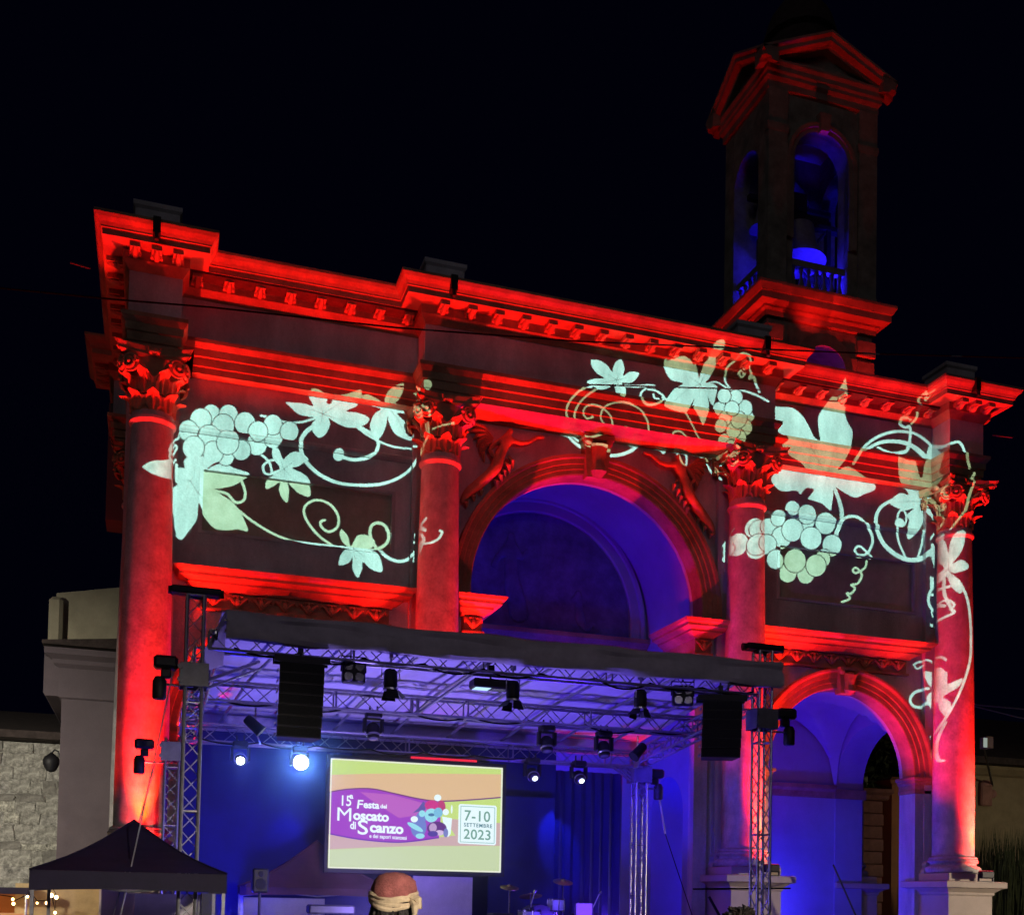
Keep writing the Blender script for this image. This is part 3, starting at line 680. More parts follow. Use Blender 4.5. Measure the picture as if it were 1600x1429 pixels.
# bells and their frame
bp = [(.70, 0), (.66, .06), (.56, .20), (.47, .45), (.42, .75), (.38, .92), (.22, 1.02), (.01, 1.05)]
def bell(x, y, z, s, label):
    t = thing('church_bell', label, 'bell', (x, y, z))
    MB().lathe((x, y, z), [(r*s, h*s) for r, h in bp]+[], 24).build('bell', 'bronze', t, True)
    m = MB(); m.tube((x, y, z+.7*s), (x, y, z-.05), .035, 6); m.sphere((x, y, z-.05), .10, 8, 6); m.build('clapper', 'dark_metal', t, True)
    m = MB(); m.box(x-.85*s, x+.85*s, y-.09, y+.09, z+1.07*s, z+1.28*s); m.box(x-.25, x+.25, y-.12, y+.12, z+1.28*s, z+1.75*s); m.build('headstock', 'dark_metal', t)
bell(ocx-.05, 12.2, 22.05, 1.28, 'large bell hanging in the front arch of the dark belfry')
bell(10.95, 12.75, 23.3, .8, 'smaller bell hanging higher behind the large one in the belfry')
fr = MB()
for x in (10.75, 12.85): fr.box(x-.07, x+.07, 12.1, 12.3, 20.3, 23.6)
fr.box(10.5, 13.4, 12.08, 12.32, 23.30, 23.44); fr.tube((10.8, 12.2, 21.0), (12.8, 12.2, 23.3), .05, 6); fr.tube((12.8, 12.3, 21.0), (10.8, 12.3, 23.3), .05, 6)
fr.box(10.5, 13.4, 12.85, 12.99, 24.3, 24.44)
fr.build('bell_frame', 'dark_metal', tower)
lamp('AREA', (12.7, 11.75, 20.5), 150, BLUE, .4, (11.6, 12.5, 25))
lamp('AREA', (10.9, 12.9, 20.5), 60, BLUE, .4, (11.3, 12.3, 25))
# red lights on the tower
lamp('SPOT', (12.95, TY0-1.0, 14.6), 1600, RED, .1, (12.8, TY0-.45, 20.2), 52, .6)
lamp('SPOT', (10.15, TY0-1.0, 14.6), 1050, RED, .1, (10.5, TY0-.45, 20.2), 44, .6)
lamp('SPOT', (TX0-1.0, tcy-.1, 14.0), 1300, RED, .1, (TX0-.45, tcy-.2, 20.2), 58, .6)
for x in (10.3, 11.9, 13.5): lamp('SPOT', (x, TY0-.46, 20.42), 75, RED, .03, (x, TY0-.64, 27.6), 24, 1)
for y in (11.6, 13.1): lamp('SPOT', (TX0-.52, y, 20.42), 75, RED, .03, (TX0-.64, y, 27.6), 24, 1)
lamp('SPOT', (11.4, 10.35, 18.78), 90, RED, .1, (11.5, 10.6, 20.2), 100, .7)
# small arched niche in front of the tower foot, lit from inside
nic = MB().plate([(10.38, 0), (12.38, 0)]+circle_pts(11.38, 17.69, 1.0, 24), [opening(11.42, .70, 17.62, 16.0)], 10.05, 10.87).build('arched_niche', 'tower_stone', tower)
MB().box(10.3, 12.5, 10.872, 10.90, 15.8, 18.6).build('pane', 'inner_plaster', nic)
lamp('POINT', (11.2, 10.5, 16.4), 14, BLUE, .1); lamp('POINT', (10.9, 10.2, 16.6), 8, (1, .05, .2), .1)

# ------------------------------------------------------------------ neighbours
chp = thing('side_chapel', 'plain grey chapel wall with a heavy boxed cornice on the left side of the church', 'building', (-8.5, 8, 0))
MB().box(-9.09, -7.86, 5.0, 8.95, 0, 6.36).build('wall', 'chapel_plaster', chp)
MB().sweep([(-9.09, 8.9), (-9.09, 5.0), (-7.87, 5.0)], [(.0, 5.35), (.06, 5.38), (.06, 5.95), (.16, 6.02), (.18, 6.10), (.32, 6.18), (.32, 6.30), (.0, 6.36), (-.3, 6.36), (-.3, 5.35), (0, 5.35)]).build('cornice', 'chapel_plaster', chp)
MB().sweep([(-9.09, 8.9), (-9.09, 5.0)], [(.0, 5.40), (.30, 5.40), (.34, 5.46), (.34, 6.25), (.30, 6.30), (.0, 6.30)]).build('eave_box', 'chapel_plaster', chp)
MB().prism([(-9.46, 6.37), (-7.87, 6.37), (-7.87, 6.60), (-9.46, 6.44)], 4.75, 8.9).build('roof', 'roof_tile', chp)
MB().prism([(-9.35, 6.62), (-7.87, 6.62), (-7.87, 8.02), (-9.35, 7.72)], 6.2, 8.9).build('upper_wall', 'chapel_pale', chp)
MB().bbox(-9.47, -9.20, 5.95, 8.9, 6.62, 7.60, .07).build('corner_strip', 'chapel_pale', chp)
lan = thing('wall_lantern', 'black round lantern fixed to the corner of the grey chapel wall', 'lantern', (-9.32, 5.1, 4.0))
q = onY(80, 1190, 5.1)
MB().lathe((q.x, q.y, q.z), [(.01, -.20), (.09, -.17), (.15, -.05), (.16, .03), (.13, .10), (.06, .15), (.02, .19)], 16).build('globe', 'black', lan, True)
MB().path([(q.x, q.y, q.z+.17), (q.x+.05, q.y, q.z+.24), (q.x+.12, q.y, q.z+.22), (q.x+.16, q.y, q.z+.1)], .018, 6).build('arm', 'dark_metal', lan)
lan.location = (q.x, q.y, q.z); WL[lan.name] = q.copy()
for ch in lan.children: ch.location = WL[ch.name]-q

sth = thing('stone_house', 'old house wall of rough grey rubble stone at the far left', 'building', (-12, 9, 0))
MB().box(-18, -9.25, 8.06, 14, 0, 4.82).build('wall', 'mortar', sth)
MB().prism([(7.4, 4.84), (14.4, 4.84), (14.4, 6.4), (7.4, 5.0)], -18.3, -9.2, 'y').build('roof', 'roof_tile', sth)
z = .0; stones = 0
while z < 4.78:
    h = random.choice((.16, .22, .30, .38, .25)); h = min(h, 4.8-z)
    x = -12.2-random.random()*.4
    while x < -9.3:
        w = random.uniform(.16, .7); x1 = min(x+w, -9.27)
        if x1-x > .08 and h > .08 and z+h > 1.2 and random.random() > .22:
            jz = random.uniform(-.012, .012)
            m = MB().bbox(x+.012, x1-.012, 8.05-random.uniform(.004, .04), 8.09, z+.006+jz, z+h-.006+jz, .016)
            m.v = [(vx+random.uniform(-.04, .04), vy+random.uniform(-.012, .012), vz+random.uniform(-.035, .035)) for vx, vy, vz in m.v]
            m.build('stone', random.choice(('rubble', 'rubble', 'rubble_pale', 'rubble_dark')), sth); stones += 1
        x = x1
    z += h

awn = thing('market_awning', 'dark awning edge over the warm lit stall at the bottom left', 'awning', (-10.4, 2.4, 0))
q0, q1 = onY(-30, 1383, 2.4), onY(44, 1386, 2.4)
MB().box(q0.x-1, q1.x, 2.38, 3.6, q1.z-.115, q1.z).build('valance', 'canopy', awn)
MB().tube((q1.x-.03, 2.42, 0), (q1.x-.03, 2.42, q1.z-.116), .02, 6).build('post', 'alu', awn)
MB().tube((q1.x-.03, 3.55, 0), (q1.x-.03, 3.55, q1.z-.116), .02, 6).build('post', 'alu', awn)
st = MB().box(-12.5, q1.x-.1, 3.2, 3.55, 0, 1.18); tag(st.build('stall_counter', 'stall_glow'), 'stall counter given its own warm glow under the dark awning at the left edge', 'stall')
sg = MB().box(-12.5, q1.x+.5, 3.9, 3.95, 0, 1.52); tag(sg.build('stall_screen', 'ochre_pier'), 'orange lit screen behind the stall at the left edge', 'screen')
tw = MB().box(-9.62, -8.1, 3.30, 3.36, 0, 1.72); tag(tw.build('tan_hoarding', 'tan_cloth'), 'tan cloth hoarding under the left side of the black canopy', 'hoarding')
lamp('POINT', (-10.2, 2.9, 1.45), 14, (1, .55, .22), .1)
sl = thing('string_light', 'string of warm glowing bulbs along the awning and the black canopy', 'string lights', (-9.6, 2.2, 1.5))
bq = [onY(x, y, 2.2) for x, y in ((20, 1404), (21, 1411), (43, 1400), (51, 1401), (80, 1398), (88, 1401), (73, 1410), (58, 1410), (86, 1425))]
MB().path([(-11.2, 2.2, 1.72)]+[(p.x, p.y, p.z+.04) for p in sorted(bq, key=lambda p: p.x)]+[(-8.9, 2.2, 1.62)], .008, 5).build('wire', 'cable', sl)
sl.location = bq[4]; WL[sl.name] = bq[4].copy()
for ch in sl.children: ch.location = WL[ch.name]-bq[4]
for i, p in enumerate(bq): MB().sphere(p, (.022, .026, .022, .02, .036, .032, .026, .018, .024)[i], 10, 7, 1, 1, 1.1).build('bulb', 'lamp_warm', sl, True)
lamp('POINT', tuple(bq[4]+Vector((0, -.2, -.05))), 12, (1, .7, .35), .08)

rho = thing('ochre_house', 'low ochre house with a dark roof beyond the right end of the church', 'house', (18, 11, 0))
MB().box(15.0, 30, 9.0, 16, 0, 5.85).build('wall', 'ochre_wall', rho)
MB().prism([(8.4, 5.86), (16.5, 5.86), (16.5, 8.8), (8.4, 6.05)], 14.6, 30.4, 'y').build('roof', 'roof_tile', rho)
MB().sweep([(14.99, 9), (30, 9)], [(.0, 5.55), (.10, 5.60), (.25, 5.75), (.25, 5.84), (0, 5.85)]).build('cornice', 'ochre_wall', rho)
hl = thing('wall_floodlight', 'boxy floodlight with a pale glowing face behind the rightmost column', 'floodlight', (13.6, 6.0, 5.95))
p = onY(1535, 1160, 6.0)
MB().bbox(p.x-.02, p.x+.20, 5.8, 6.1, p.z-.16, p.z+.16, .02).build('housing', 'ochre_wall', hl)
MB().box(p.x-.14, p.x-.03, 5.78, 5.80, p.z-.15, p.z+.10).build('lamp_face', 'house_lamp', hl)
MB().tube((p.x+.12, 6.1, p.z-.05), (p.x+3.0, 9.05, p.z-.75), .03, 8).build('bracket', 'dark_metal', hl)
hl.location = p; WL[hl.name] = p.copy()
for ch in hl.children: ch.location = WL[ch.name]-p
p = onY(1540, 1240, 8.95)
m = MB().bbox(p.x-.22, p.x+.2, 8.86, 8.99, p.z-.36, p.z+.34, .04).sphere((p.x+.26, 8.93, p.z+.02), .13, 10, 7, 1, .5, 1).sphere((p.x, 8.9, p.z+.3), .2, 10, 7, 1, .4, .6)
tag(m.build('shrine_plaque', 'block_stone'), 'dark red stone plaque on the ochre wall beside the rightmost column', 'plaque')
# tall grassy hedge at the right edge
m = MB()
for k in range(2600):
    x = random.uniform(12.6, 16.5); y = random.uniform(5.2, 6.6); h = random.uniform(1.6, 3.9)*(.55+.45*min(1, (x-12.4)/1.5)); a = random.uniform(-.25, .25); b_ = random.uniform(-.2, .2); w = random.uniform(.012, .03)
    z0 = random.uniform(0, h*.5)
    m.add([(x-w, y, z0), (x+w, y, z0), (x+a*.4+w*.7, y+b_*.4, z0+(h-z0)*.6), (x+a*.4-w*.7, y+b_*.4, z0+(h-z0)*.6), (x+a, y+b_, h)], [(0, 1, 2, 3), (3, 2, 4)])
tag(m.build('reed_hedge', 'grass_blade'), 'tall dark reedy hedge growing at the right edge beyond the last pedestal', 'hedge', kind='stuff')
# banded stone gate pier and ochre pier seen through the side arch
gp = thing('gate_pier', 'gate pier of dark red banded stone blocks seen through the right side arch', 'pier', (11.0, 7.3, 0))
for k in range(13):
    z = k*.34; o = .02 if k % 2 else 0
    MB().bbox(10.58-o, 11.34+o, 7.0-o, 7.6, z+.008, z+.332, .02).build('stone_block', 'block_stone', gp)
MB().sqstack(10.96, 7.3, [(.42, 4.424), (.46, 4.47), (.46, 4.55), (.55, 4.62), (.55, 4.72), (.40, 4.74)]).build('cap', 'block_stone', gp)
op = MB().box(11.62, 12.9, 7.0, 7.5, 0, 4.9); op.sqstack(12.25, 7.25, [(.70, 4.902), (.75, 5.0), (.6, 5.1)], hy=-.4)
tag(op.build('ochre_pier', 'ochre_pier'), 'plain orange brown pier beside the banded gate pier in the side arch', 'pier')
tr = thing('garden_tree', 'dark leafy tree top showing through the right side arch', 'tree', (13.2, 11.0, 0))
MB().path([(13.2, 11, 0), (13.25, 11, 2.5), (13.1, 11.1, 4.5), (13.3, 11, 6.2)], .2, 8, [.22, .18, .13, .05]).build('trunk', 'wood', tr, True)
m = MB()
for k in range(1500):
    u = Vector((random.gauss(0, 1), random.gauss(0, 1), random.gauss(0, .8))); u = u.normalized()*random.random()**.4
    c = Vector((13.2, 11, 6.2))+Vector((u.x*1.6, u.y*1.6, u.z*1.7)); a = Vector((random.uniform(-1, 1), random.uniform(-1, 1), random.uniform(-1, 1))).normalized()*.13; b_ = a.orthogonal().normalized()*.07
    m.add([c-a, c+b_, c+a, c-b_], [(0, 1, 2, 3)])
m.build('crown', 'leaf', tr)
# cables strung across the square
def cable(pts, Y, r, label, m='cable', name='overhead_cable'):
    P = [onY(x, y, Y) for x, y in pts]; Q = []
    for i in range(len(P)-1):
        for k in range(6):
            t = k/6; q = P[i].lerp(P[i+1], t); Q.append(q)
    return tag(MB().path(Q+[P[-1]], r, 5).build(name, m), label, 'cable')
cable([(-60, 444), (180, 468), (330, 480), (620, 512), (900, 533), (1205, 546), (1375, 553), (1700, 562)], -2.4, .013, 'long thin cable sagging across the frieze of the church')
cable([(1480, 1093), (1530, 1101), (1660, 1113)], 4.5, .022, 'upper pale cable leaving the rightmost column towards the dark', 'alu')
cable([(1480, 1094), (1530, 1105), (1590, 1120), (1660, 1132)], 4.5, .018, 'lower pale cable leaving the rightmost column towards the dark', 'alu')

# ------------------------------------------------------------------ concert stage
FYs, RYs = -5.6, -2.3
stage = thing('stage', 'aluminium truss concert stage with a grey fabric roof in front of the church', 'stage', (-3.3, -4, 0))
def truss(p0, p1, s, par, up=(0, 0, 1), r=.02, pitch=None, name='truss'):
    p0, p1 = Vector(p0), Vector(p1); d = (p1-p0); Ln = d.length; d.normalize(); a = d.cross(Vector(up)).normalized(); b = a.cross(d); pitch = pitch or s
    cs = [a*(s/2)*i+b*(s/2)*j for i, j in ((-1, -1), (1, -1), (1, 1), (-1, 1))]
    m = MB()
    for c in cs: m.tube(p0+c, p1+c, r, 8)
    t = m.build(name, 'alu', par, True)
    n = max(2, round(Ln/pitch)); l = MB()
    for k in range(4):
        c0, c1 = cs[k], cs[(k+1) % 4]
        for i in range(n):
            q0, q1 = p0+d*(Ln*i/n), p0+d*(Ln*(i+1)/n)
            l.tube(q0+(c0 if i % 2 else c1), q1+(c1 if i % 2 else c0), r*.42, 4)
    for e in range(0, n+1, max(1, n//4)):
        q = p0+d*(Ln*e/n)
        for k in range(4): l.tube(q+cs[k], q+cs[(k+1) % 4], r*.6, 5)
    l.build('lacing', 'alu', t)
    return t
def tower_(x, y, top, sl):
    t = truss((x, y, .12), (x, y, top), .18, stage, (0, 1, 0), .019, .2, 'truss_tower')
    m = MB(); w = .15
    for q in (-1, 1):
        m.box(x-w, x+w, y+q*w-.006, y+q*w+.006, sl-.13, sl+.13); m.box(x+q*w-.006, x+q*w+.006, y-w+.008, y+w-.008, sl-.13, sl+.13)
    for q in (-.07, .07): m.tube((x-w, y-w-.02, sl+q), (x-w, y-w-.05, sl+q), .03, 8)
    m.build('sleeve_block', 'alu_plate', t)
    MB().box(x-.4, x+.4, y-.4, y+.4, .0, .1).build('base_plate', 'alu_plate', t)
    return t
LX, RX = -6.92, .25
for x, y, top, sl in ((LX, FYs, 4.93, 4.03), (RX, FYs, 4.93, 4.03), (LX-.16, RYs, 3.75, 3.56), (RX-.25, RYs, 3.9, 3.62)):
    t = tower_(x, y, top, sl)
    if y == FYs: MB().bbox(x-.27, x+.27, y-.10, y+.10, top+.01, top+.09, .015).tube((x-.3, y, top+.05), (x+.3, y, top+.05), .045, 8).build('head_block', 'black', t)
# roof grid: front, middle and rear trusses, side trusses
truss((LX+.15, FYs, 4.30), (RX-.15, FYs, 4.30), .20, stage, r=.02).location.z += .14
truss((LX+.05, -4.0, 4.15), (RX-.05, -4.0, 4.15), .24, stage, r=.02, pitch=.25)
truss((LX-.05, RYs-.1, 3.84), (RX-.3, RYs-.1, 3.84), .24, stage, r=.02, pitch=.27)
truss((LX+.12, FYs+.1, 4.28), (LX+.02, RYs+.1, 3.86), .22, stage, r=.02)
truss((RX-.12, FYs+.1, 4.28), (RX-.25, RYs+.1, 3.86), .22, stage, r=.02)
# purlins between the trusses
for x in (-6.2, -5.4, -4.6, -3.75, -2.9, -2.05, -1.2, -.4):
    m = MB(); m.tube((x+.35, FYs, 4.56), (x, -4.0, 4.33), .022, 6); m.tube((x, -4.0, 4.33), (x-.25, RYs, 4.02), .022, 6); m.build('purlin', 'alu', stage)
m = MB(); m.tube((-3.75+.3, FYs, 4.50), (-4.0, -4.0, 4.06), .024, 6); m.tube((-4.0, -4.0, 4.06), (-4.0, -4.0, 4.30), .022, 6); m.tube((-4.08, -4.0, 4.06), (-4.08, -4.0, 4.30), .022, 6); m.build('brace', 'alu', stage)
m = MB(); m.tube((LX+.1, FYs+.02, 3.98), (LX+.75, FYs+.5, 4.36), .022, 6); m.tube((LX+.13, FYs+.10, 3.92), (LX+.77, FYs+.6, 4.30), .016, 6); m.build('brace', 'alu', stage)
m = MB()
for k in range(3): m.tube((RX-.55-.1*k, RYs, 3.75), (RX-.15, RYs, 3.45-.05*k), .018, 6)
m.build('brace', 'alu', stage)
# fabric roof
m = MB(); nx, ny = 44, 14; vs_ = []
for j in range(ny+1):
    for i in range(nx+1):
        u, v = i/nx, j/ny; x = LX+.28+(RX-LX-.25)*u-.18*v; y = FYs-.2+(RYs+.25-FYs+.2)*v
        sag = -.02*abs(math.sin(u*math.pi*8))**.7*math.sin(v*math.pi) 
        vs_.append((x, y, 4.68-.58*v-.03*math.sin(u*math.pi)*0+sag+.07))
m.add(vs_, [(j*(nx+1)+i, j*(nx+1)+i+1, (j+1)*(nx+1)+i+1, (j+1)*(nx+1)+i) for j in range(ny) for i in range(nx)])
m.build('fabric_roof', 'ceiling_fabric', stage, True)
m = MB(); vs_ = []; nx = 60
vp = [(-5.72, 4.765), (-5.80, 4.762), (-5.86, 4.735), (-5.885, 4.685), (-5.865, 4.645), (-5.89, 4.60), (-5.90, 4.54), (-5.895, 4.47), (-5.87, 4.43), (-5.80, 4.425)]
for i in range(nx+1):
    u = i/nx; x = -6.60+7.0*u
    for k, (y, z) in enumerate(vp):
        vs_.append((x, y+.02*math.sin(u*23+k*.9)*math.sin(k*.5)-.012*math.sin(u*57+k), z-.06*min(1, max(0, (.12-u)/.12))*(k < 4)*0+.012*math.sin(u*31+k*.8)))
n = len(vp); m.add(vs_, [(i*n+k, (i+1)*n+k, (i+1)*n+k+1, i*n+k+1) for i in range(nx) for k in range(n-1)])
m.build('roof_valance', 'tarp', stage, True)
m = MB(); a, b_, c = Vector((-6.60, -5.86, 4.76)), Vector((-6.95, -5.62, 4.05)), Vector((-6.62, -5.5, 4.20))
m.add([a, b_, c, a+Vector((.02, .02, 0)), b_+Vector((.02, .02, 0)), c+Vector((.02, .02, 0))], [(0, 1, 2), (5, 4, 3), (0, 1, 4, 3), (1, 2, 5, 4), (2, 0, 3, 5)]); m.build('corner_flap', 'tarp', stage)
MB().sphere((-6.61, -5.92, 4.62), .02, 8, 6).build('shackle', 'chrome', stage, True); MB().sphere((-6.70, -5.84, 4.47), .035, 8, 6, .7, .7, 1.9).build('shackle', 'chrome', stage, True)
MB().box(LX-.05, RX-.2, RYs+.21, RYs+.225, 3.93, 4.17).build('rear_skirt', 'ceiling_fabric', stage)
dk = MB(); dk.box(LX-.2, RX+.1, FYs+.35, RYs+.3, .90, 1.05); dk.build('deck', 'deck', stage)
MB().box(LX-.2, RX+.1, FYs+.35, FYs+.37, .0, .895).build('skirt', 'black', stage)
# cloth and panels at the back
def cloth(name, x0, x1, y, z0, z1, amp, waves, m_, label, cat):
    m = MB(); n = int(abs(x1-x0)*26); vs_ = []
    for i in range(n+1):
        u = i/n
        for z in (z0, (z0+z1)/2, z1): vs_.append((x0+(x1-x0)*u, y+amp*math.sin(u*waves*2*math.pi)+amp*.4*math.sin(u*waves*5.3+1), z))
    m.add(vs_, [(i*3+k, (i+1)*3+k, (i+1)*3+k+1, i*3+k+1) for i in range(n) for k in range(2)])
    return tag(m.build(name, m_, smooth=True), label, cat)
cloth('backdrop_curtain', -1.34, -.14, -1.95, .9, 3.66, .035, 7, 'backdrop', 'blue lit pleated curtain right of the dark stage panel', 'curtain')
cloth('left_backdrop', -6.95, -1.30, -2.0, .9, 4.22, .008, 3, 'backdrop', 'smooth dark blue backdrop behind the screen and the left half of the stage', 'curtain')
tag(MB().box(-2.40, -1.36, -2.12, -2.06, .9, 3.20).build('dark_panel', 'backdrop'), 'tall plain dark panel between the screen and the pleated curtain', 'panel')
m = MB().box(-3.65, -2.75, -2.45, -2.40, 1.0, 1.93); tag(m.build('banner_board', 'white_cloth'), 'pale purple lit board standing under the screen behind the capped person', 'board')
# video wall
scr = thing('video_screen', 'bright video wall showing the wine festival poster', 'screen', (-3.68, -2.7, 2.78))
SX0, SX1, SZ0, SZ1, SY = -4.945, -2.405, 2.005, 3.555, -2.70
fr = MB(); fr.box(SX0-.05, SX1+.07, SY+.004, SY+.10, SZ0-.06, SZ1+.06); fr.build('frame', 'black', scr)
def SP_(x, y):                       # poster artwork coordinates to the screen plane
    u = (x-40)/1522; yt, yb = 30+80*u, 1012+28*u; return SX0+(SX1-SX0)*u, SZ1-(SZ1-SZ0)*(y-yt)/(yb-yt)
LAY = [0]
def art(name, pts, col, st=1.0):
    LAY[0] += 1; e = emit('art_%d' % LAY[0], col, st); P = [SP_(*p) for p in pts]; y = SY-.0012*LAY[0]
    return MB().plate(P, [], y, y+.001).build(name, e, scr)
def lin(r, g, b): return tuple(((c/255+.055)/1.055)**2.4 if c > 10 else c/3294 for c in (r, g, b))
def smooth_line(pts, n=8):
    out = []
    for i in range(len(pts)-1):
        p0, p1, p2, p3 = pts[max(0, i-1)], pts[i], pts[i+1], pts[min(len(pts)-1, i+2)]
        for k in range(n):
            t = k/n; out.append(tuple(.5*((2*p1[j])+(-p0[j]+p2[j])*t+(2*p0[j]-5*p1[j]+4*p2[j]-p3[j])*t*t+(-p0[j]+3*p1[j]-3*p2[j]+p3[j])*t**3) for j in (0, 1)))
    return out+[pts[-1]]
art('screen_panel', [(40, 30), (1562, 110), (1562, 1040), (40, 1012)], lin(198, 224, 120))
top = smooth_line([(40, 335), (200, 308), (400, 304), (600, 345), (800, 388), (950, 408), (1100, 408), (1350, 392), (1562, 374)])
art('tan_band', [(40, 178), (400, 165), (800, 160), (1562, 165)]+top[::-1], lin(224, 188, 138))
bot = smooth_line([(40, 702), (300, 750), (600, 774), (800, 760), (1000, 730), (1180, 712), (1562, 712)])
art('rose_band', [(1040, 560), (1562, 600), (1562, 802), (800, 808), (400, 826), (40, 846)]+bot[:40], lin(204, 172, 168))
art('pale_band', [(40, 848), (400, 828), (800, 810), (1562, 804), (1562, 1040), (40, 1012)], lin(200, 216, 164))
t2 = [p for p in top if p[0] <= 1000]; b2 = [p for p in bot if p[0] <= 1000]
art('purple_wave', t2+[(1010, 560)]+b2[::-1], lin(158, 62, 190))
art('purple_edge', [(x, y-9) for x, y in top]+[(x, y+3) for x, y in top[::-1]], lin(120, 60, 120))
art('purple_edge', [(x, y-4) for x, y in b2]+[(x, y+8) for x, y in b2[::-1]], lin(110, 40, 170))
art('wave_highlight', [(300, 330), (560, 350), (760, 400), (900, 440), (900, 520), (640, 560), (420, 420)], lin(186, 98, 190))
def blob(cx, cy, rx, ry, col, n=18, name='drawn_figure', rot=0): 
    return art(name, [(cx+rx*math.cos(2*math.pi*k/n)*math.cos(rot)-ry*math.sin(2*math.pi*k/n)*math.sin(rot), cy+rx*math.cos(2*math.pi*k/n)*math.sin(rot)+ry*math.sin(2*math.pi*k/n)*math.cos(rot)) for k in range(n)], col)
CY, WH, BL, MG, PU = lin(150, 225, 235), lin(235, 255, 255), lin(110, 130, 200), lin(205, 50, 130), lin(95, 45, 120)
blob(815, 640, 70, 95, BL); blob(835, 560, 45, 60, BL); blob(785, 640, 80, 22, CY, rot=.5); blob(775, 570, 32, 28, WH); blob(830, 720, 40, 24, CY)
art('drawn_figure', [(760, 515), (810, 470), (850, 410), (880, 440), (870, 490), (820, 500)], lin(90, 85, 160)); blob(842, 520, 28, 30, CY)
blob(1010, 460, 40, 60, lin(190, 60, 110)); blob(978, 378, 32, 30, WH); blob(925, 445, 62, 45, MG)
blob(925, 535, 60, 62, CY); blob(925, 530, 30, 14, lin(70, 120, 160)); blob(985, 510, 40, 45, lin(120, 190, 220))
blob(1052, 505, 28, 28, WH); art('drawn_figure', [(1020, 545), (1110, 560), (1100, 700), (1075, 730), (1040, 640)], WH); blob(1105, 480, 8, 38, WH)
blob(975, 650, 88, 60, PU); blob(940, 645, 34, 40, lin(190, 160, 200)); blob(1000, 690, 40, 24, lin(215, 190, 225)); blob(940, 700, 46, 26, lin(80, 60, 150)); blob(1055, 690, 22, 40, lin(120, 130, 190))
art('date_card', [(1180, 432), (1500, 446), (1514, 460), (1514, 784), (1502, 798), (1180, 784), (1166, 770), (1166, 444)], WH)
for pl in ([(1186, 448), (1496, 462), (1496, 468), (1186, 454)], [(1186, 766), (1496, 778), (1496, 784), (1186, 772)], [(1183, 450), (1189, 450), (1189, 770), (1183, 770)], [(1493, 464), (1499, 464), (1499, 782), (1493, 782)]): art('card_border', pl, lin(140, 190, 180))
for pl in ([(40, 30), (1562, 110), (1562, 124), (40, 44)], [(40, 1000), (1562, 1026), (1562, 1040), (40, 1012)], [(40, 40), (50, 40), (50, 1010), (40, 1010)], [(1548, 110), (1562, 110), (1562, 1038), (1548, 1038)]): art('screen_edge', pl, lin(236, 242, 214))
TXT = emit('art_text', lin(232, 250, 255), 1.05); TXG = emit('art_text_green', lin(112, 160, 138), 1.0); TXD = emit('art_text_dark', lin(60, 120, 130), 1.0)
def write(s, x, y, h, m, off=.0, sx=1.0, shear=0.0, sp=1.0):
    c = bpy.data.curves.new('lettering', 'FONT'); c.body = s; c.size = 1; c.offset = off; c.space_character = sp; c.shear = shear; c.resolution_u = 4
    o = link(bpy.data.objects.new('lettering', c)); dg = bpy.context.evaluated_depsgraph_get()
    me = bpy.data.meshes.new_from_object(o.evaluated_get(dg), depsgraph=dg); bpy.data.objects.remove(o); bpy.data.curves.remove(c)
    px, pz = SP_(x, y); k = h/980*(SZ1-SZ0)/.70; yy = SY-.0012*(LAY[0]+3); t = math.tan(R(1.2))
    n = len(me.vertices); co = np.empty(n*3); me.vertices.foreach_get('co', co); co = co.reshape(-1, 3)
    W = np.c_[px+co[:, 0]*k*sx, np.full(n, yy), pz+co[:, 1]*k-co[:, 0]*k*sx*t]; o0 = (W.min(0)+W.max(0))/2
    me.vertices.foreach_set('co', (W-o0).ravel()); me.materials.clear(); me.materials.append(m); me.name = 'lettering'; me.update()
    o = link(bpy.data.objects.new('lettering', me)); o.parent = scr; o.location = Vector(o0)-WL[scr.name]
write('15', 120, 452, 92, TXT, .012, .85); write('ª', 205, 440, 84, TXT, .01)
write('F', 262, 478, 78, TXT, .015, 1.15, .1); write('esta', 325, 472, 62, TXT, .035, 1.0); write('del', 470, 474, 36, TXT, .03)
write('M', 92, 588, 122, TXT, .0, 1.12, .0); write('oscato', 240, 576, 82, TXT, .04, 1.03)
write('di', 215, 660, 66, TXT, .03, .8); write('S', 275, 706, 128, TXT, .012, 1.25, .0); write('canzo', 385, 686, 88, TXT, .04, 1.05)
write('e dei sapori scanzesi', 382, 738, 34, TXT, .02, .86)
write('7-10', 1214, 578, 96, TXG, .012, .98, 0, 1.05); write('SETTEMBRE', 1214, 632, 34, TXD, .02, .98, 0, 1.16); write('2023', 1212, 740, 90, TXG, .012, 1.02, 0, 1.04)
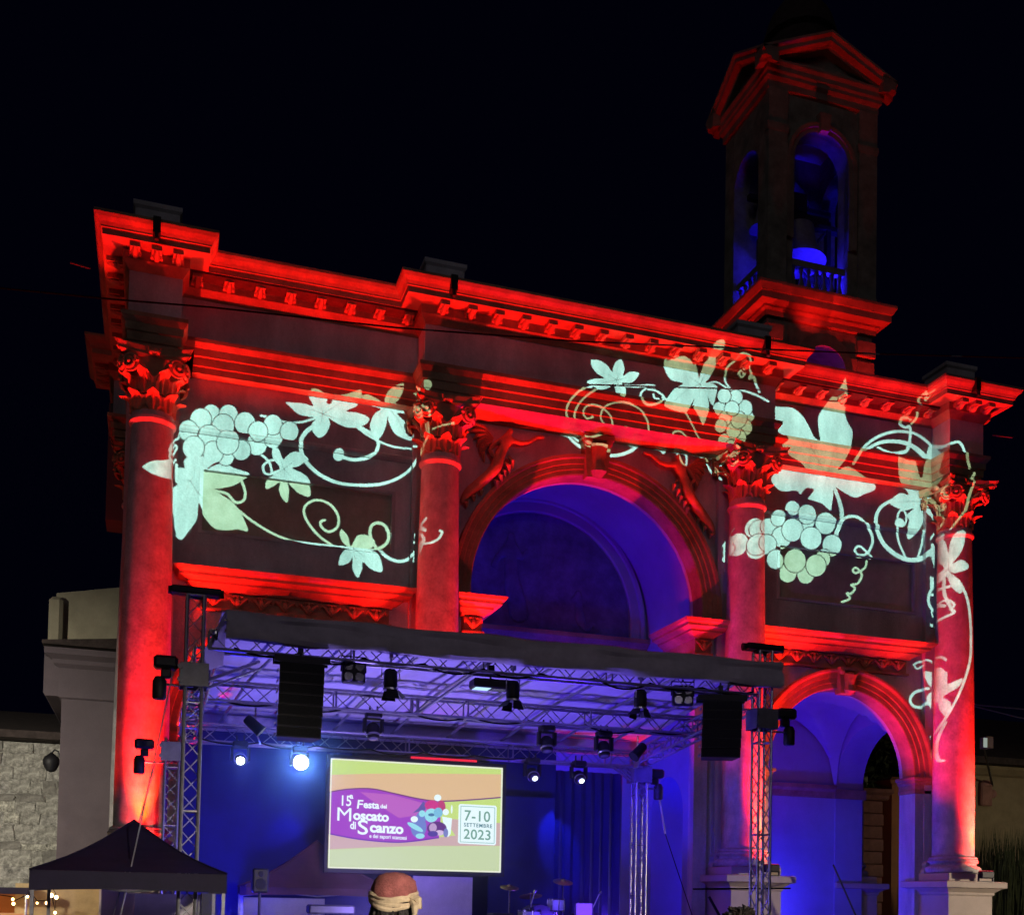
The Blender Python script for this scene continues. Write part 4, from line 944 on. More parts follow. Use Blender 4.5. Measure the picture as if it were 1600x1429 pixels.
# loudspeaker columns
def line_array(x, y, z1, label, yaw, n=7):
    t = thing('line_array', label, 'loudspeaker', (x, y, z1), 'line array loudspeakers hung from the front truss')
    w, h = .50, .118
    for k in range(n):
        z = z1-.06-(k+1)*h; yy = y+.012*k*k*.35; m = MB()
        m.add([(x-w/2, yy-.16, z+.001), (x+w/2, yy-.16, z+.001), (x+w/2-.05, yy+.2, z+.001), (x-w/2+.05, yy+.2, z+.001), (x-w/2, yy-.16, z+h-.001), (x+w/2, yy-.16, z+h-.001), (x+w/2-.05, yy+.2, z+h-.001), (x-w/2+.05, yy+.2, z+h-.001)],
              [(0, 3, 2, 1), (4, 5, 6, 7), (0, 1, 5, 4), (1, 2, 6, 5), (2, 3, 7, 6), (3, 0, 4, 7)])
        c = m.build('cabinet', 'black', t)
        MB().box(x-w/2+.012, x+w/2-.012, yy-.172, yy-.1605, z+.012, z+h-.010).build('grille', 'grille', c)
        MB().box(x-w/2-.012, x-w/2-.001, yy-.1, yy+.05, z+.02, z+.05).box(x+w/2+.001, x+w/2+.012, yy-.1, yy+.05, z+.02, z+.05).build('side_rail', 'alu', c)
    m = MB(); m.box(x-.30, x+.32, y-.10, y-.05, z1-.045, z1+.03); m.box(x-.30, x+.32, y+.08, y+.13, z1-.045, z1+.03); m.box(x-.05, x+.05, y-.049, y+.079, z1-.04, z1+.02); m.build('flying_frame', 'black', t)
    m = MB(); m.tube((x, y, z1+.02), (x, y+.05, z1+.30), .012, 6); m.box(x-.03, x+.03, y+.0, y+.06, z1+.08, z1+.16); m.build('hoist_chain', 'dark_metal', t)
    t.rotation_euler[2] = yaw
    return t
line_array(-5.76, -5.72, 4.29, 'black line array loudspeaker hanging at the left front of the stage roof', 0)
line_array(-.42, -5.72, 4.25, 'black line array loudspeaker hanging at the right front of the stage roof', -.35, 6)
# stage lamps (each built once, then copied)
def profile_lamp(p, label):
    x, y, z = p; t = thing('theatre_spot', label, 'stage light', p, 'theatre spotlights with barn doors on the front truss')
    MB().path([(x, y, z+.16), (x, y, z+.13), (x, y, z-.02), (x, y+.005, z-.06)], .1, 12, [.055, .078, .085, .075]).build('housing', 'black', t, True)
    m = MB(); m.path([(x-.105, y, z+.05), (x-.105, y, z+.19), (x+.105, y, z+.19), (x+.105, y, z+.05)], .009, 6); m.tube((x, y, z+.19), (x, y, z+.33), .012, 6); m.box(x-.02, x+.02, y-.03, y+.03, z+.29, z+.36); m.build('yoke', 'steel', t)
    MB().lathe((x, y, z-.085), [(.08, 0), (.088, .0), (.088, .022), (.08, .022)], 14).build('lens_ring', 'steel', t)
    for k, (a, l) in enumerate(((0, .12), (math.pi/2, .09), (math.pi, .12), (-math.pi/2, .09))):
        m = MB(); ca, sa = math.cos(a), math.sin(a); P = []
        for w, q, dz in ((-.06, .082, -.01), (.06, .082, -.01), (.085, .11+.05*(k % 2), -l), (-.085, .11+.05*(k % 2), -l)): P.append((x+w*ca-q*sa*-1, y+w*sa-q*ca, z-.075+dz))
        m.add(P+[(a_+.003, b_+.003, c_) for a_, b_, c_ in P], [(0, 1, 2, 3), (7, 6, 5, 4), (0, 1, 5, 4), (1, 2, 6, 5), (2, 3, 7, 6), (3, 0, 4, 7)]); m.build('barn_door', 'black', t)
    return t
ps = profile_lamp((-4.70, -5.62, 4.13), 'theatre spotlight with barn doors hanging right of the left four lamp blinder')
copy_tree(ps, (-3.19, -5.62, 4.11), (0, 0, .4), 'theatre spotlight with barn doors hanging beside the flat panel light')
copy_tree(ps, (-1.50, -5.62, 4.13), (0, 0, .6), 'theatre spotlight with barn doors hanging left of the right four lamp blinder')
def blinder(p, label):
    x, y, z = p; t = thing('blinder_lamp', label, 'stage light', p, 'four lamp blinders on the front truss')
    MB().bbox(x-.135, x+.135, y, y+.10, z-.13, z+.13, .015).build('housing', 'black', t)
    for i in (-1, 1):
        for j in (-1, 1):
            l = MB().lathe((x+i*.064, y-.012, z+j*.062), [(.001, 0), (.050, 0), (.058, .012)], 16, 'y').build('reflector', 'lens_glass', t, True)
    m = MB(); m.path([(x-.145, y+.05, z), (x-.145, y+.05, z+.18), (x+.145, y+.05, z+.18), (x+.145, y+.05, z)], .009, 6); m.tube((x, y+.05, z+.18), (x, y+.05, z+.26), .012, 6); m.build('yoke', 'dark_metal', t)
    return t
bl = blinder((-5.13, -5.62, 4.23), 'four lamp blinder beside the left line array')
copy_tree(bl, (-.90, -5.62, 4.27), (0, 0, -.25), 'four lamp blinder beside the right line array')
x, y, z = -3.44, -5.5, 4.22
t = thing('panel_light', 'flat panel light with a pale glowing underside in the middle of the front truss', 'stage light', (x, y, z))
m = MB().bbox(x-.24, x+.24, y-.12, y+.12, z-.05, z+.06, .015); m.build('housing', 'black', t)
MB().box(x-.21, x-.02, y-.10, y+.08, z-.056, z-.051).build('lens', 'lamp_soft', t); MB().box(x-.0, x+.19, y-.10, y+.08, z-.056, z-.051).build('lens', 'lens_glass', t)
MB().tube((x, y, z+.06), (x, y, z+.22), .015, 6).box(x-.04, x+.04, y-.03, y+.03, z+.14, z+.24).build('bracket', 'dark_metal', t)
def moving_head(p, label, em=None, tilt=0.3, grp='moving head lights on the stage trusses'):
    x, y, z = p; t = thing('moving_head', label, 'stage light', p, grp)
    MB().bbox(x-.105, x+.105, y-.09, y+.09, z+.10, z+.19, .02).build('base_box', 'black', t)
    m = MB(); 
    for q in (-1, 1): m.bbox(x+q*.115-.022, x+q*.115+.022, y-.045, y+.045, z-.09, z+.095, .012)
    m.box(x-.136, x+.136, y-.043, y+.043, z+.088, z+.099); m.build('yoke', 'black', t)
    hd = MB(); hd.lathe((0, 0, 0), [(.001, .085), (.06, .085), (.085, .05), (.09, -.03), (.082, -.10), (.075, -.125)], 16)
    c, s_ = math.cos(tilt), math.sin(tilt); T = lambda v: (x+v[0], y+v[1]*c+v[2]*s_, z-.05-v[1]*s_+v[2]*c)
    hd.v = [T(v) for v in hd.v]; hd.build('head', 'black', t, True)
    ring = MB().lathe((0, 0, -.075), [(.086, -.012), (.094, 0), (.086, .018)], 16); ring.v = [T(v) for v in ring.v]; ring.build('trim_ring', 'steel', t, True)
    ln = MB().lathe((0, 0, -.126), [(.001, -.012), (.034, -.009), (.056, 0)], 16); ln.v = [T(v) for v in ln.v]; ln.build('lens', 'lens_glass' if em in (None, 'lamp_small') else em, t, True)
    if em == 'lamp_small':
        lp = MB().lathe((.012, 0, -.139), [(.001, -.006), (.03, -.004), (.040, .004)], 14); lp.v = [T(v) for v in lp.v]; lp.build('lit_led', em, t, True)
    m = MB()
    for q in (-.05, .05): m.tube((x+q, y, z+.19), (x+q, y, z+.27), .012, 6)
    m.build('clamp', 'dark_metal', t)
    return t
moving_head((-4.59, -4.0, 3.85), 'unlit moving head hanging left of the screen top, under the middle truss')
moving_head((-2.17, -4.0, 3.83), 'unlit moving head under the middle truss, left one of the two right of the screen')
moving_head((-1.32, -4.0, 3.81), 'unlit moving head under the middle truss, right one of the two right of the screen')
GR = 'lit moving heads on the rear truss'
moving_head((-6.18, -2.55, 3.55), 'lit moving head at the far left of the rear truss, small white lens', 'lamp_white', 1.2, GR)
moving_head((-1.88, -2.55, 3.56), 'lit moving head just right of the screen top, white lens', 'lamp_small', .95, GR)
moving_head((-1.13, -2.55, 3.56), 'lit moving head right of the screen, over the pleated curtain', 'lamp_small', .95, GR)
b2 = moving_head((-5.36, -2.55, 3.53), 'dazzling blue white moving head between the left line array and the screen', 'lamp_white', 1.25, GR)
MB().lathe((-5.36, -2.73, 3.47), [(.001, -.03), (.06, -.024), (.105, 0), (.10, .03)], 20, 'y').build('beam_lens', 'lamp_white', b2, True)
def par_can(p, d, label):
    t = thing('par_can', label, 'stage light', p, 'par cans hung slanting from the side trusses'); p = Vector(p); d = Vector(d).normalized()
    MB().path([p-d*.16, p-d*.14, p+d*.06, p+d*.10], .08, 12, [.05, .065, .075, .085]).build('housing', 'black', t, True)
    m = MB(); a = d.cross(Vector((0, 1, 0))).normalized()
    for s_ in (-1, 1): 
        q = p+d*.11+a*s_*.08; m.add([q+Vector((0, -.07, 0)), q+Vector((0, .07, 0)), q+d*.09+a*s_*.05+Vector((0, .08, 0)), q+d*.09+a*s_*.05+Vector((0, -.08, 0)), q+d*.005, q+d*.004], [(0, 1, 2, 3)])
    m.build('barn_door', 'steel', t)
    MB().tube(p, p+Vector((0, 0, .24)), .010, 6).build('yoke', 'steel', t)
    return t
par_can((-6.10, -4.0, 3.75), (.75, -.1, -.65), 'slanting par can hanging under the left side of the middle truss')
par_can((-.80, -4.0, 3.73), (-.7, -.2, -.7), 'slanting par can hanging under the right side of the middle truss')
def arm_head(p, label):
    x, y, z = p; t = thing('outrigger_light', label, 'stage light', p, 'moving heads on arms outside the truss towers')
    MB().bbox(x-.13, x+.13, y-.10, y+.10, z, z+.14, .03).build('base_box', 'black', t)
    MB().bbox(x-.05, x+.06, y-.05, y+.05, z-.10, z-.002, .015).build('yoke', 'black', t)
    MB().lathe((x-.06, y, z-.34), [(.001, 0), (.06, 0), (.075, .02), (.075, .20), (.05, .25), (.001, .26)], 14).build('head', 'black', t, True)
    MB().tube((x, y, z-.17), (x+.3, y, z-.17), .014, 6).build('arm', 'steel', t)
    return t
ah = arm_head((-7.22, -5.6, 4.09), 'black moving head on the arm outside the left front tower')
ah2 = copy_tree(ah, (.60, -5.6, 4.06), (0, 0, math.pi), 'black moving head on the arm outside the right front tower')
copy_tree(ah, (-7.45, -2.3, 3.58), (0, 0, 0), 'black moving head on the arm outside the left rear tower, before the red column')
copy_tree(ah, (.27, -2.3, 3.58), (0, 0, math.pi), 'black moving head on the arm outside the right rear tower, before the blue wall')
rb = thing('light_bar', 'thin red glowing light bar on the rear truss above the screen', 'light bar', (-3.4, -2.5, 3.66))
m = MB().box(-4.6, -2.55, -2.53, -2.47, 3.645, 3.675); m.build('housing', 'black', rb)
MB().box(-3.75, -2.75, -2.545, -2.531, 3.640, 3.672).build('lens', 'lamp_red', rb)
def loom(x0, x1, y, z, n, sag, label):
    P = []
    for k in range(n):
        a, b_ = x0+(x1-x0)*k/n, x0+(x1-x0)*(k+1)/n
        for j in range(8): u = j/8; P.append((a+(b_-a)*u, y, z-sag*(1+.5*math.sin(k*2.3))*4*u*(1-u)))
    tag(MB().path(P+[(x1, y, z)], .011, 5).build('power_cable', 'cable'), label, 'cable')
loom(-6.5, .05, -5.70, 4.37, 9, .07, 'black power cable looped along the front roof truss between the lamps')
loom(-6.6, .0, -4.12, 4.05, 8, .06, 'black power cable looped along the middle roof truss over the moving heads')
loom(-6.7, -2.0, -2.55, 3.74, 6, .05, 'black power cable looped along the rear roof truss over the screen')
# straps, stays and stage cables
def line(name, p, q, r, m, label, cat='cable'): return tag(MB().tube(p, q, r, 5).build(name, m), label, cat)
line('ratchet_strap', (.33, -2.25, 3.50), (.75, -1.7, 2.75), .018, 'strap', 'pale tensioned strap running down from the right rear tower', 'strap')
line('stay_cable', (.75, -1.7, 2.75), (1.75, -.9, 1.2), .008, 'cable', 'dark stay cable going down before the blue wall right of the stage')
line('stay_cable', (-7.15, -5.7, 4.0), (-7.62, -6.3, 1.2), .008, 'steel', 'left one of the two stays from the front tower over the black canopy')
line('stay_cable', (-7.3, -2.3, 3.4), (-7.7, -6.4, 1.2), .007, 'steel', 'right one of the two stays from the front tower over the black canopy')
q0, q1 = onY(1083, 1388, -2.1), onY(1235, 1387, -2.1)
line('pedestal_cable', q0, q1, .014, 'cable', 'thick black cable stretched level before the pedestal behind the right tower')
q0, q1 = onY(1108, 1400, -4.2), onY(1130, 1440, -4.2)
line('boom_pole', q0, q1, .022, 'black', 'short slanting black pole end left of the dark haired person', 'pole')
q0, q1 = onY(1302, 1350, -1.4), onY(1342, 1440, -1.4)
line('fishpole', q0, q1, .016, 'black', 'slanting dark pole inside the right blue arch', 'pole')
# canopies
def gazebo(x0, x1, y0, y1, ze, zv, za, label, cm='canopy'):
    cx, cy = (x0+x1)/2, (y0+y1)/2; t = thing('canopy_tent', label, 'canopy', (cx, cy, 0), 'pop up canopies beside the stage')
    m = MB(); n = 6; L_ = []
    for j in range(n+1):
        u = j/n; k = 1-u; z = ze+(za-ze)*(u-.10*math.sin(math.pi*u)); L_ += [(cx+(x0-cx)*k, cy+(y0-cy)*k, z), (cx+(x1-cx)*k, cy+(y0-cy)*k, z), (cx+(x1-cx)*k, cy+(y1-cy)*k, z), (cx+(x0-cx)*k, cy+(y1-cy)*k, z)]
    m.add(L_, [(j*4+i, j*4+(i+1) % 4, j*4+4+(i+1) % 4, j*4+4+i) for j in range(n) for i in range(4)]); m.build('roof_cloth', cm, t)
    for hx, hy in ((x0, y0), (x1, y0), (x1, y1), (x0, y1)):
        MB().path([(hx+(cx-hx)*u, hy+(cy-hy)*u, ze+(za-ze)*(u-.10*math.sin(math.pi*u))+.004) for u in [k/6 for k in range(7)]], .011, 5).build('hip_seam', cm, t)
    m = MB()
    for a, b_ in (((x0, y0), (x1, y0)), ((x1, y0), (x1, y1)), ((x1, y1), (x0, y1)), ((x0, y1), (x0, y0))):
        P = []
        for k in range(9):
            u = k/8; s_ = .025*math.sin(u*math.pi); P += [(a[0]+(b_[0]-a[0])*u, a[1]+(b_[1]-a[1])*u, ze-.002), (a[0]+(b_[0]-a[0])*u, a[1]+(b_[1]-a[1])*u, zv+s_)]
        m.add(P, [(2*k, 2*k+2, 2*k+3, 2*k+1) for k in range(8)])
    m.build('valance', cm, t)
    for x in (x0+.03, x1-.03):
        for y in (y0+.03, y1-.03): MB().box(x-.018, x+.018, y-.018, y+.018, 0, ze-.01).build('leg', 'alu_plate', t)
    m = MB()
    for s_ in (0, 1): m.tube((x0+.05, y0+.05, zv+.10*s_), (cx, y0+.05, zv+.10*(1-s_)), .010, 5); m.tube((cx, y0+.05, zv+.10*s_), (x1-.05, y0+.05, zv+.10*(1-s_)), .010, 5)
    m.build('scissor_frame', 'alu', t)
    return t
gazebo(-8.47, -6.54, -6.3, -4.3, 1.83, 1.625, 2.42, 'black pop up canopy with a pointed roof at the left before the stage')
gazebo(-6.13, -3.98, -2.58, -2.08, 1.72, 1.60, 2.40, 'dim dark pop up canopy under the stage roof left of the screen', 'canopy_grey')
tag(MB().box(-6.05, -4.9, -2.2, -2.17, .9, 1.57).build('cloth_screen', 'white_cloth'), 'pale lilac cloth under the dim canopy left of the screen', 'cloth')
tag(MB().box(-7.5, -6.65, -3.4, -3.36, .2, 1.60).build('folding_screen', 'white_cloth'), 'pale purple cloth below the black canopy behind the left tower', 'cloth')
# band equipment
def speaker_on_stand(x, y, z0, z1, w, label):
    t = thing('stand_speaker', label, 'loudspeaker', (x, y, 1.05), 'loudspeakers on the stage')
    c = MB().bbox(x-w/2, x+w/2, y, y+.24, z0, z1, .02).build('cabinet', 'black', t)
    MB().lathe((x, y-.004, z0+(z1-z0)*.36), [(.001, 0), (w*.34, 0), (w*.36, .003)], 18, 'y').build('woofer', 'grille', c); MB().lathe((x, y-.004, z0+(z1-z0)*.78), [(.001, 0), (w*.16, 0), (w*.18, .003)], 14, 'y').build('tweeter', 'grille', c)
    m = MB(); m.tube((x, y+.12, 1.05), (x, y+.12, z0), .018, 8)
    for k in range(3): m.tube((x, y+.12, 1.35), (x+.28*math.cos(k*2.1), y+.12+.28*math.sin(k*2.1), 1.06), .012, 6)
    m.build('stand', 'dark_metal', t)
    return t
speaker_on_stand(-5.98, -4.0, 1.64, 1.95, .20, 'black loudspeaker on a stand before the dim canopy')
q = onY(338, 1385, -3.2)
tag(MB().box(-6.68, -6.50, -3.5, -3.3, 1.05, 1.62).build('flight_case', 'black'), 'tall dark flight case at the left stage edge beside the front tower', 'case')
def drum(p, r, h, ax, name, label, shell='drum_shell'):
    t = thing(name, label, 'drum', p); x, y, z = p
    MB().lathe(p, [(r, 0), (r, h)], 22, ax).build('shell', shell, t, True)
    MB().lathe(p, [(r*1.03, -.012), (r*1.03, .012), (r*.99, .014)], 22, ax).build('hoop', 'chrome', t, True)
    MB().lathe((x, y, z+h) if ax == 'z' else (x, y+h, z), [(r*1.03, -.012), (r*1.03, .010), (r*.99, .012)], 22, ax).build('hoop', 'chrome', t, True)
    MB().lathe((x, y, z+h) if ax == 'z' else (x, y-.001, z), [(.001, .004), (r*.98, .004)] if ax == 'z' else [(.001, -.004), (r*.98, -.004)], 22, ax).build('skin', 'drum_skin', t)
    m = MB()
    for k in range(8):
        a = k*math.pi/4
        if ax == 'z': m.tube((x+r*1.03*math.cos(a), y+r*1.03*math.sin(a), z+.0), (x+r*1.03*math.cos(a), y+r*1.03*math.sin(a), z+h), .009, 5)
        else: m.tube((x+r*1.03*math.cos(a), y, z+r*1.03*math.sin(a)), (x+r*1.03*math.cos(a), y+h, z+r*1.03*math.sin(a)), .009, 5)
    m.build('lug', 'chrome', t)
    m = MB()
    for k in range(3): m.tube((x, y, z), (x+r*.8*math.cos(k*2.1+.4), y+(r*.8*math.sin(k*2.1+.4)), 1.055), .010, 5)
    m.build('stand', 'chrome', t)
    return t
drum((-1.66, -3.1, 1.46), .125, .17, 'z', 'tom_drum', 'silver tom drum lit blue, right of the middle of the drum kit')
drum((-2.14, -3.3, 1.34), .17, .12, 'z', 'snare_drum', 'pale snare drum at the left of the drum kit')
drum((-1.92, -3.15, 1.30), .24, .34, 'y', 'bass_drum', 'large bass drum facing the square in the middle of the drum kit')
def cymbal(x, y, z, r, tilt, label):
    t = thing('cymbal_stand', label, 'cymbal', (x, y, 1.05), 'cymbals on stands around the drum kit')
    m = MB().lathe((0, 0, 0), [(.001, .03), (.03, .026), (.04, .010), (r, -.014), (r, -.018), (.04, .004), (.001, .02)], 24)
    m.v = [(x+a, y+b_*math.cos(tilt)-c*math.sin(tilt), z+b_*math.sin(tilt)+c*math.cos(tilt)) for a, b_, c in m.v]; m.build('cymbal', 'brass', t, True)
    m = MB(); m.tube((x, y, 1.05), (x, y, z+.04), .011, 6)
    for k in range(3): m.tube((x, y, 1.3), (x+.22*math.cos(k*2.1), y+.22*math.sin(k*2.1), 1.06), .009, 5)
    m.build('stand', 'chrome', t)
for a in ((-1.50, -2.95, 1.90, .15, .35, 'high crash cymbal on its stand at the right of the drum kit'), (-2.33, -2.95, 1.80, .14, .3, 'crash cymbal on its stand at the left of the drum kit'),
          (-2.02, -3.0, 1.68, .17, -.25, 'wide ride cymbal low over the middle of the drum kit')): cymbal(*a)
def mic(x, y, z, dx, label):
    t = thing('microphone_stand', label, 'microphone stand', (x, y, 1.05), 'microphone stands on the stage')
    m = MB(); m.tube((x, y, 1.05), (x, y, z), .010, 6); m.lathe((x, y, 1.05), [(.12, 0), (.12, .015), (.02, .03)], 14); m.build('stand', 'dark_metal', t)
    MB().tube((x-dx*.25, y, z-.10), (x+dx, y, z+.16), .008, 6).build('boom', 'steel', t)
    MB().tube((x+dx, y, z+.16), (x+dx*1.25, y, z+.20), .017, 8, .024).build('microphone', 'chrome', t)
mic(-1.12, -3.2, 1.56, .10, 'microphone stand with a short boom right of the drum kit'); mic(-2.16, -3.4, 1.55, .06, 'tall thin microphone boom rising beside the snare drum')
ms = thing('music_stand', 'dark music stand with cream pages before the right side of the drum kit', 'music stand', (-1.42, -3.6, 1.05))
MB().box(-1.54, -1.30, -3.62, -3.605, 1.35, 1.58).build('page', 'paper', ms); m = MB(); m.box(-1.555, -1.285, -3.60, -3.59, 1.33, 1.57); m.tube((-1.42, -3.58, 1.05), (-1.42, -3.58, 1.5), .012, 6); m.build('stand', 'black', ms)
tag(MB().bbox(-5.35, -4.75, -3.9, -3.6, 1.38, 1.50, .02).build('mixing_desk', 'dark_metal'), 'low dark mixing desk on the stage left of the capped person', 'mixer')
tag(MB().bbox(-2.75, -2.42, -3.5, -3.2, 1.05, 1.42, .02).build('guitar_amplifier', 'black'), 'dark guitar amplifier at the left of the drum kit', 'amplifier')
tag(MB().bbox(-1.28, -.92, -3.0, -2.7, 1.05, 1.44, .02).build('bass_amplifier', 'black'), 'dark amplifier cabinet at the right of the drum kit', 'amplifier')
lamp('SPOT', (-1.5, -4.6, 3.9), 55, (.45, .5, 1), .08, (-1.75, -3.1, 1.5), 28, .6)
# thin stage smoke hanging under the roof, added so that the lamps glow
sm = MB().box(-6.75, -.2, -5.3, -2.2, 1.2, 4.0).build('glow_haze', 'black', kind='stuff')
vm = bpy.data.materials.new('haze'); vm.use_nodes = True; vn = vm.node_tree; vn.nodes.remove(vn.nodes['Principled BSDF'])
pv = vn.nodes.new('ShaderNodeVolumePrincipled'); pv.inputs['Density'].default_value = .022; pv.inputs['Anisotropy'].default_value = .75; pv.inputs['Color'].default_value = (.9, .92, 1, 1)
vn.links.new(pv.outputs['Volume'], vn.nodes['Material Output'].inputs['Volume']); sm.data.materials.clear(); sm.data.materials.append(vm)
# stage light
lamp('AREA', (-6.3, -3.2, 1.15), 48, (.02, .015, 1), .4, (-6.0, -3.0, 4.2))
lamp('AREA', (-4.6, -4.6, 1.15), 150, (.31, .22, 1), .4, (-4.4, -4.3, 4.5))
lamp('AREA', (-1.4, -4.2, 1.15), 95, (.09, .03, 1), .4, (-1.2, -4.0, 4.4))
lamp('SPOT', (-3.3, -2.65, 3.60), 5, (1, .06, .28), .15, (-3.6, -3.3, 4.6), 110, .8)
lamp('SPOT', (-5.36, -2.82, 3.46), 330, (.10, .28, 1), .06, (-6.2, -10, 2.4), 46, 1)
lamp('SPOT', (-6.18, -2.85, 3.5), 35, (.06, .12, 1), .1, (-7.0, -7.5, 1.6), 70, .7)
lamp('SPOT', (-1.45, -2.7, 3.30), 110, (.04, .08, 1), .06, (-1.28, -1.95, 2.45), 40, .25)
lamp('SPOT', (-1.0, -3.4, 3.5), 300, (.05, .02, 1), .1, (4.5, -1.3, 2.6), 75, .7)
lamp('SPOT', (-5.3, -2.45, 3.4), 80, (.03, .05, 1), .06, (-5.55, -2.02, 1.9), 40, .4)

# ------------------------------------------------------------------ people
def person(x, y, h, label, yaw):
    t = thing('person', label, 'person', (x, y, 0)); s = h/1.75
    c, sn = math.cos(yaw), math.sin(yaw)
    def T(v): return (x+(v[0]*c-v[1]*sn)*s, y+(v[0]*sn+v[1]*c)*s, v[2]*s, v[3]*s)
    V = [(0, 0, .95, .15), (0, .01, 1.12, .14), (0, .02, 1.32, .165), (0, .01, 1.44, .12), (0, -.0, 1.50, .060), (0, -.01, 1.56, .062), (0, .01, 1.64, .098), (0, .012, 1.70, .082),
         (-.17, 0, 1.43, .062), (-.23, .01, 1.18, .050), (-.21, -.08, .93, .038), (-.21, -.11, .84, .030), (.17, 0, 1.43, .062), (.23, .01, 1.18, .050), (.21, -.08, .93, .038), (.21, -.11, .84, .030),
         (-.09, 0, .88, .10), (-.10, -.02, .50, .068), (-.10, .02, .10, .046), (-.10, -.14, .045, .035), (.09, 0, .88, .10), (.10, -.02, .50, .068), (.10, .02, .10, .046), (.10, -.14, .045, .035)]
    Eg = [(0, 1), (1, 2), (2, 3), (3, 4), (4, 5), (5, 6), (6, 7), (3, 8), (8, 9), (9, 10), (10, 11), (3, 12), (12, 13), (13, 14), (14, 15), (0, 16), (16, 17), (17, 18), (18, 19), (0, 20), (20, 21), (21, 22), (22, 23)]
    skin_mesh('body', [T(v) for v in V], Eg, 'skin', t, 2, origin=None)
    J = [(0, 0, .93, .165), (0, .01, 1.12, .155), (0, .02, 1.32, .18), (0, .01, 1.43, .135), (-.17, 0, 1.425, .075), (-.235, .01, 1.18, .062), (-.215, -.07, .96, .048), (.17, 0, 1.425, .075), (.235, .01, 1.18, .062), (.215, -.07, .96, .048)]
    skin_mesh('jacket', [T(v) for v in J], [(0, 1), (1, 2), (2, 3), (3, 4), (4, 5), (5, 6), (3, 7), (7, 8), (8, 9)], 'jacket', t, 2)
    K = [(0, 0, .93, .16), (-.09, 0, .86, .112), (-.10, -.02, .50, .080), (-.10, .02, .09, .062), (.09, 0, .86, .112), (.10, -.02, .50, .080), (.10, .02, .09, .062)]
    skin_mesh('trousers', [T(v) for v in K], [(0, 1), (1, 2), (2, 3), (0, 4), (4, 5), (5, 6)], 'trousers', t, 2)
    def part(name, m, mb): mb.v = [T((*v, 0))[:3] for v in mb.v]; return mb.build(name, m, t, True)
    f = MB()                          # face: nose, lips, eyes, ears
    f.path([(0, -.098, 1.655), (0, -.118, 1.63), (0, -.122, 1.615), (0, -.10, 1.605)], .012, 6, [.006, .011, .015, .008])
    f.path([(-.022, -.096, 1.575), (0, -.104, 1.578), (.022, -.096, 1.575)], .006, 6)
    for q in (-1, 1):
        f.sphere((q*.034, -.088, 1.648), .013, 8, 6)
    part('face', 'skin', f)
    for q in (-1, 1): part('ear', 'skin', MB().sphere((q*.094, .012, 1.635), .030, 8, 7, .4, .7, 1.15))
    return t, part
t, part = person(-6.15, -13.05, 1.735, 'person seen from behind in a red cap tied round with a cream scarf', math.pi-.35)
m = MB(); n = 64; prof = [(.118, 1.640), (.124, 1.665), (.121, 1.70), (.108, 1.735), (.080, 1.760), (.045, 1.774), (.006, 1.778)]
m.lathe((0, .014, 0), prof, n)
m.v = [(vx*.94*(1+.030*math.sin(7*math.atan2(vy, vx)+vz*60)+.018*math.sin(13*math.atan2(vy, vx)-vz*110)+.012*math.sin(vz*190+3*math.atan2(vy, vx))), vy*1.06, vz+.06*(vy-.01)*-1.0*0) for vx, vy, vz in m.v]
part('cap', 'red_cap', m)
m = MB(); P = []
for k in range(4):                    # the scarf: rolled turns that dip towards the nape
    pts = []; rr = []
    for i in range(33):
        a = i/32*2*math.pi; q = .118+.004*math.sin(5*a+k)
        pts.append((q*.94*math.cos(a), .014+q*1.07*math.sin(a), 1.675-.016*k-.028*math.sin(a)+.006*math.sin(3*a+k*2))); rr.append(.0125+.003*math.sin(4*a+k))
    m.path(pts, .014, 7, rr)
m.path([(-.095, .085, 1.655), (-.13, .10, 1.64), (-.145, .11, 1.60)], .02, 7, [.02, .024, .008]); m.path([(-.095, .085, 1.645), (-.12, .12, 1.61), (-.12, .135, 1.56)], .02, 7, [.016, .02, .008])
part('scarf', 'cream_cloth', m)
m = MB().sphere((0, .030, 1.62), .105, 18, 12, .93, 1.0, .95)
for k in range(70):
    a_ = random.uniform(.1, math.pi-.1); q = random.uniform(.098, .112); z0 = random.uniform(1.575, 1.625)
    m.path([(q*.95*math.cos(a_), .02+q*math.sin(a_), z0), (q*1.03*math.cos(a_), .022+q*1.06*math.sin(a_), z0-.03), (q*1.0*math.cos(a_)+random.uniform(-.01, .01), .02+q*1.04*math.sin(a_), z0-.065)], .006, 5, [.008, .007, .002])
part('hair', 'hair', m)
t, part = person(-4.30, -13.15, 1.60, 'person with tousled dark hair seen from behind, before the right stage tower', math.pi+.2)
m = MB().sphere((0, .02, 1.665), .112, 20, 14, .95, 1.05, .92)
for k in range(160):
    a, b_ = random.uniform(0, 2*math.pi), random.uniform(-.3, 1.3); d = Vector((math.cos(a)*math.cos(b_), math.sin(a)*math.cos(b_), math.sin(b_))); p = Vector((0, .02, 1.665))+d*.10; e = Vector((random.uniform(-1, 1), random.uniform(-1, 1), random.uniform(-.5, 1)))*.022
    m.path([p, p+d*.012+e*.5, p+d*.010+e*1.0], .008, 5, [.012, .009, .002])
part('hair', 'hair', m)

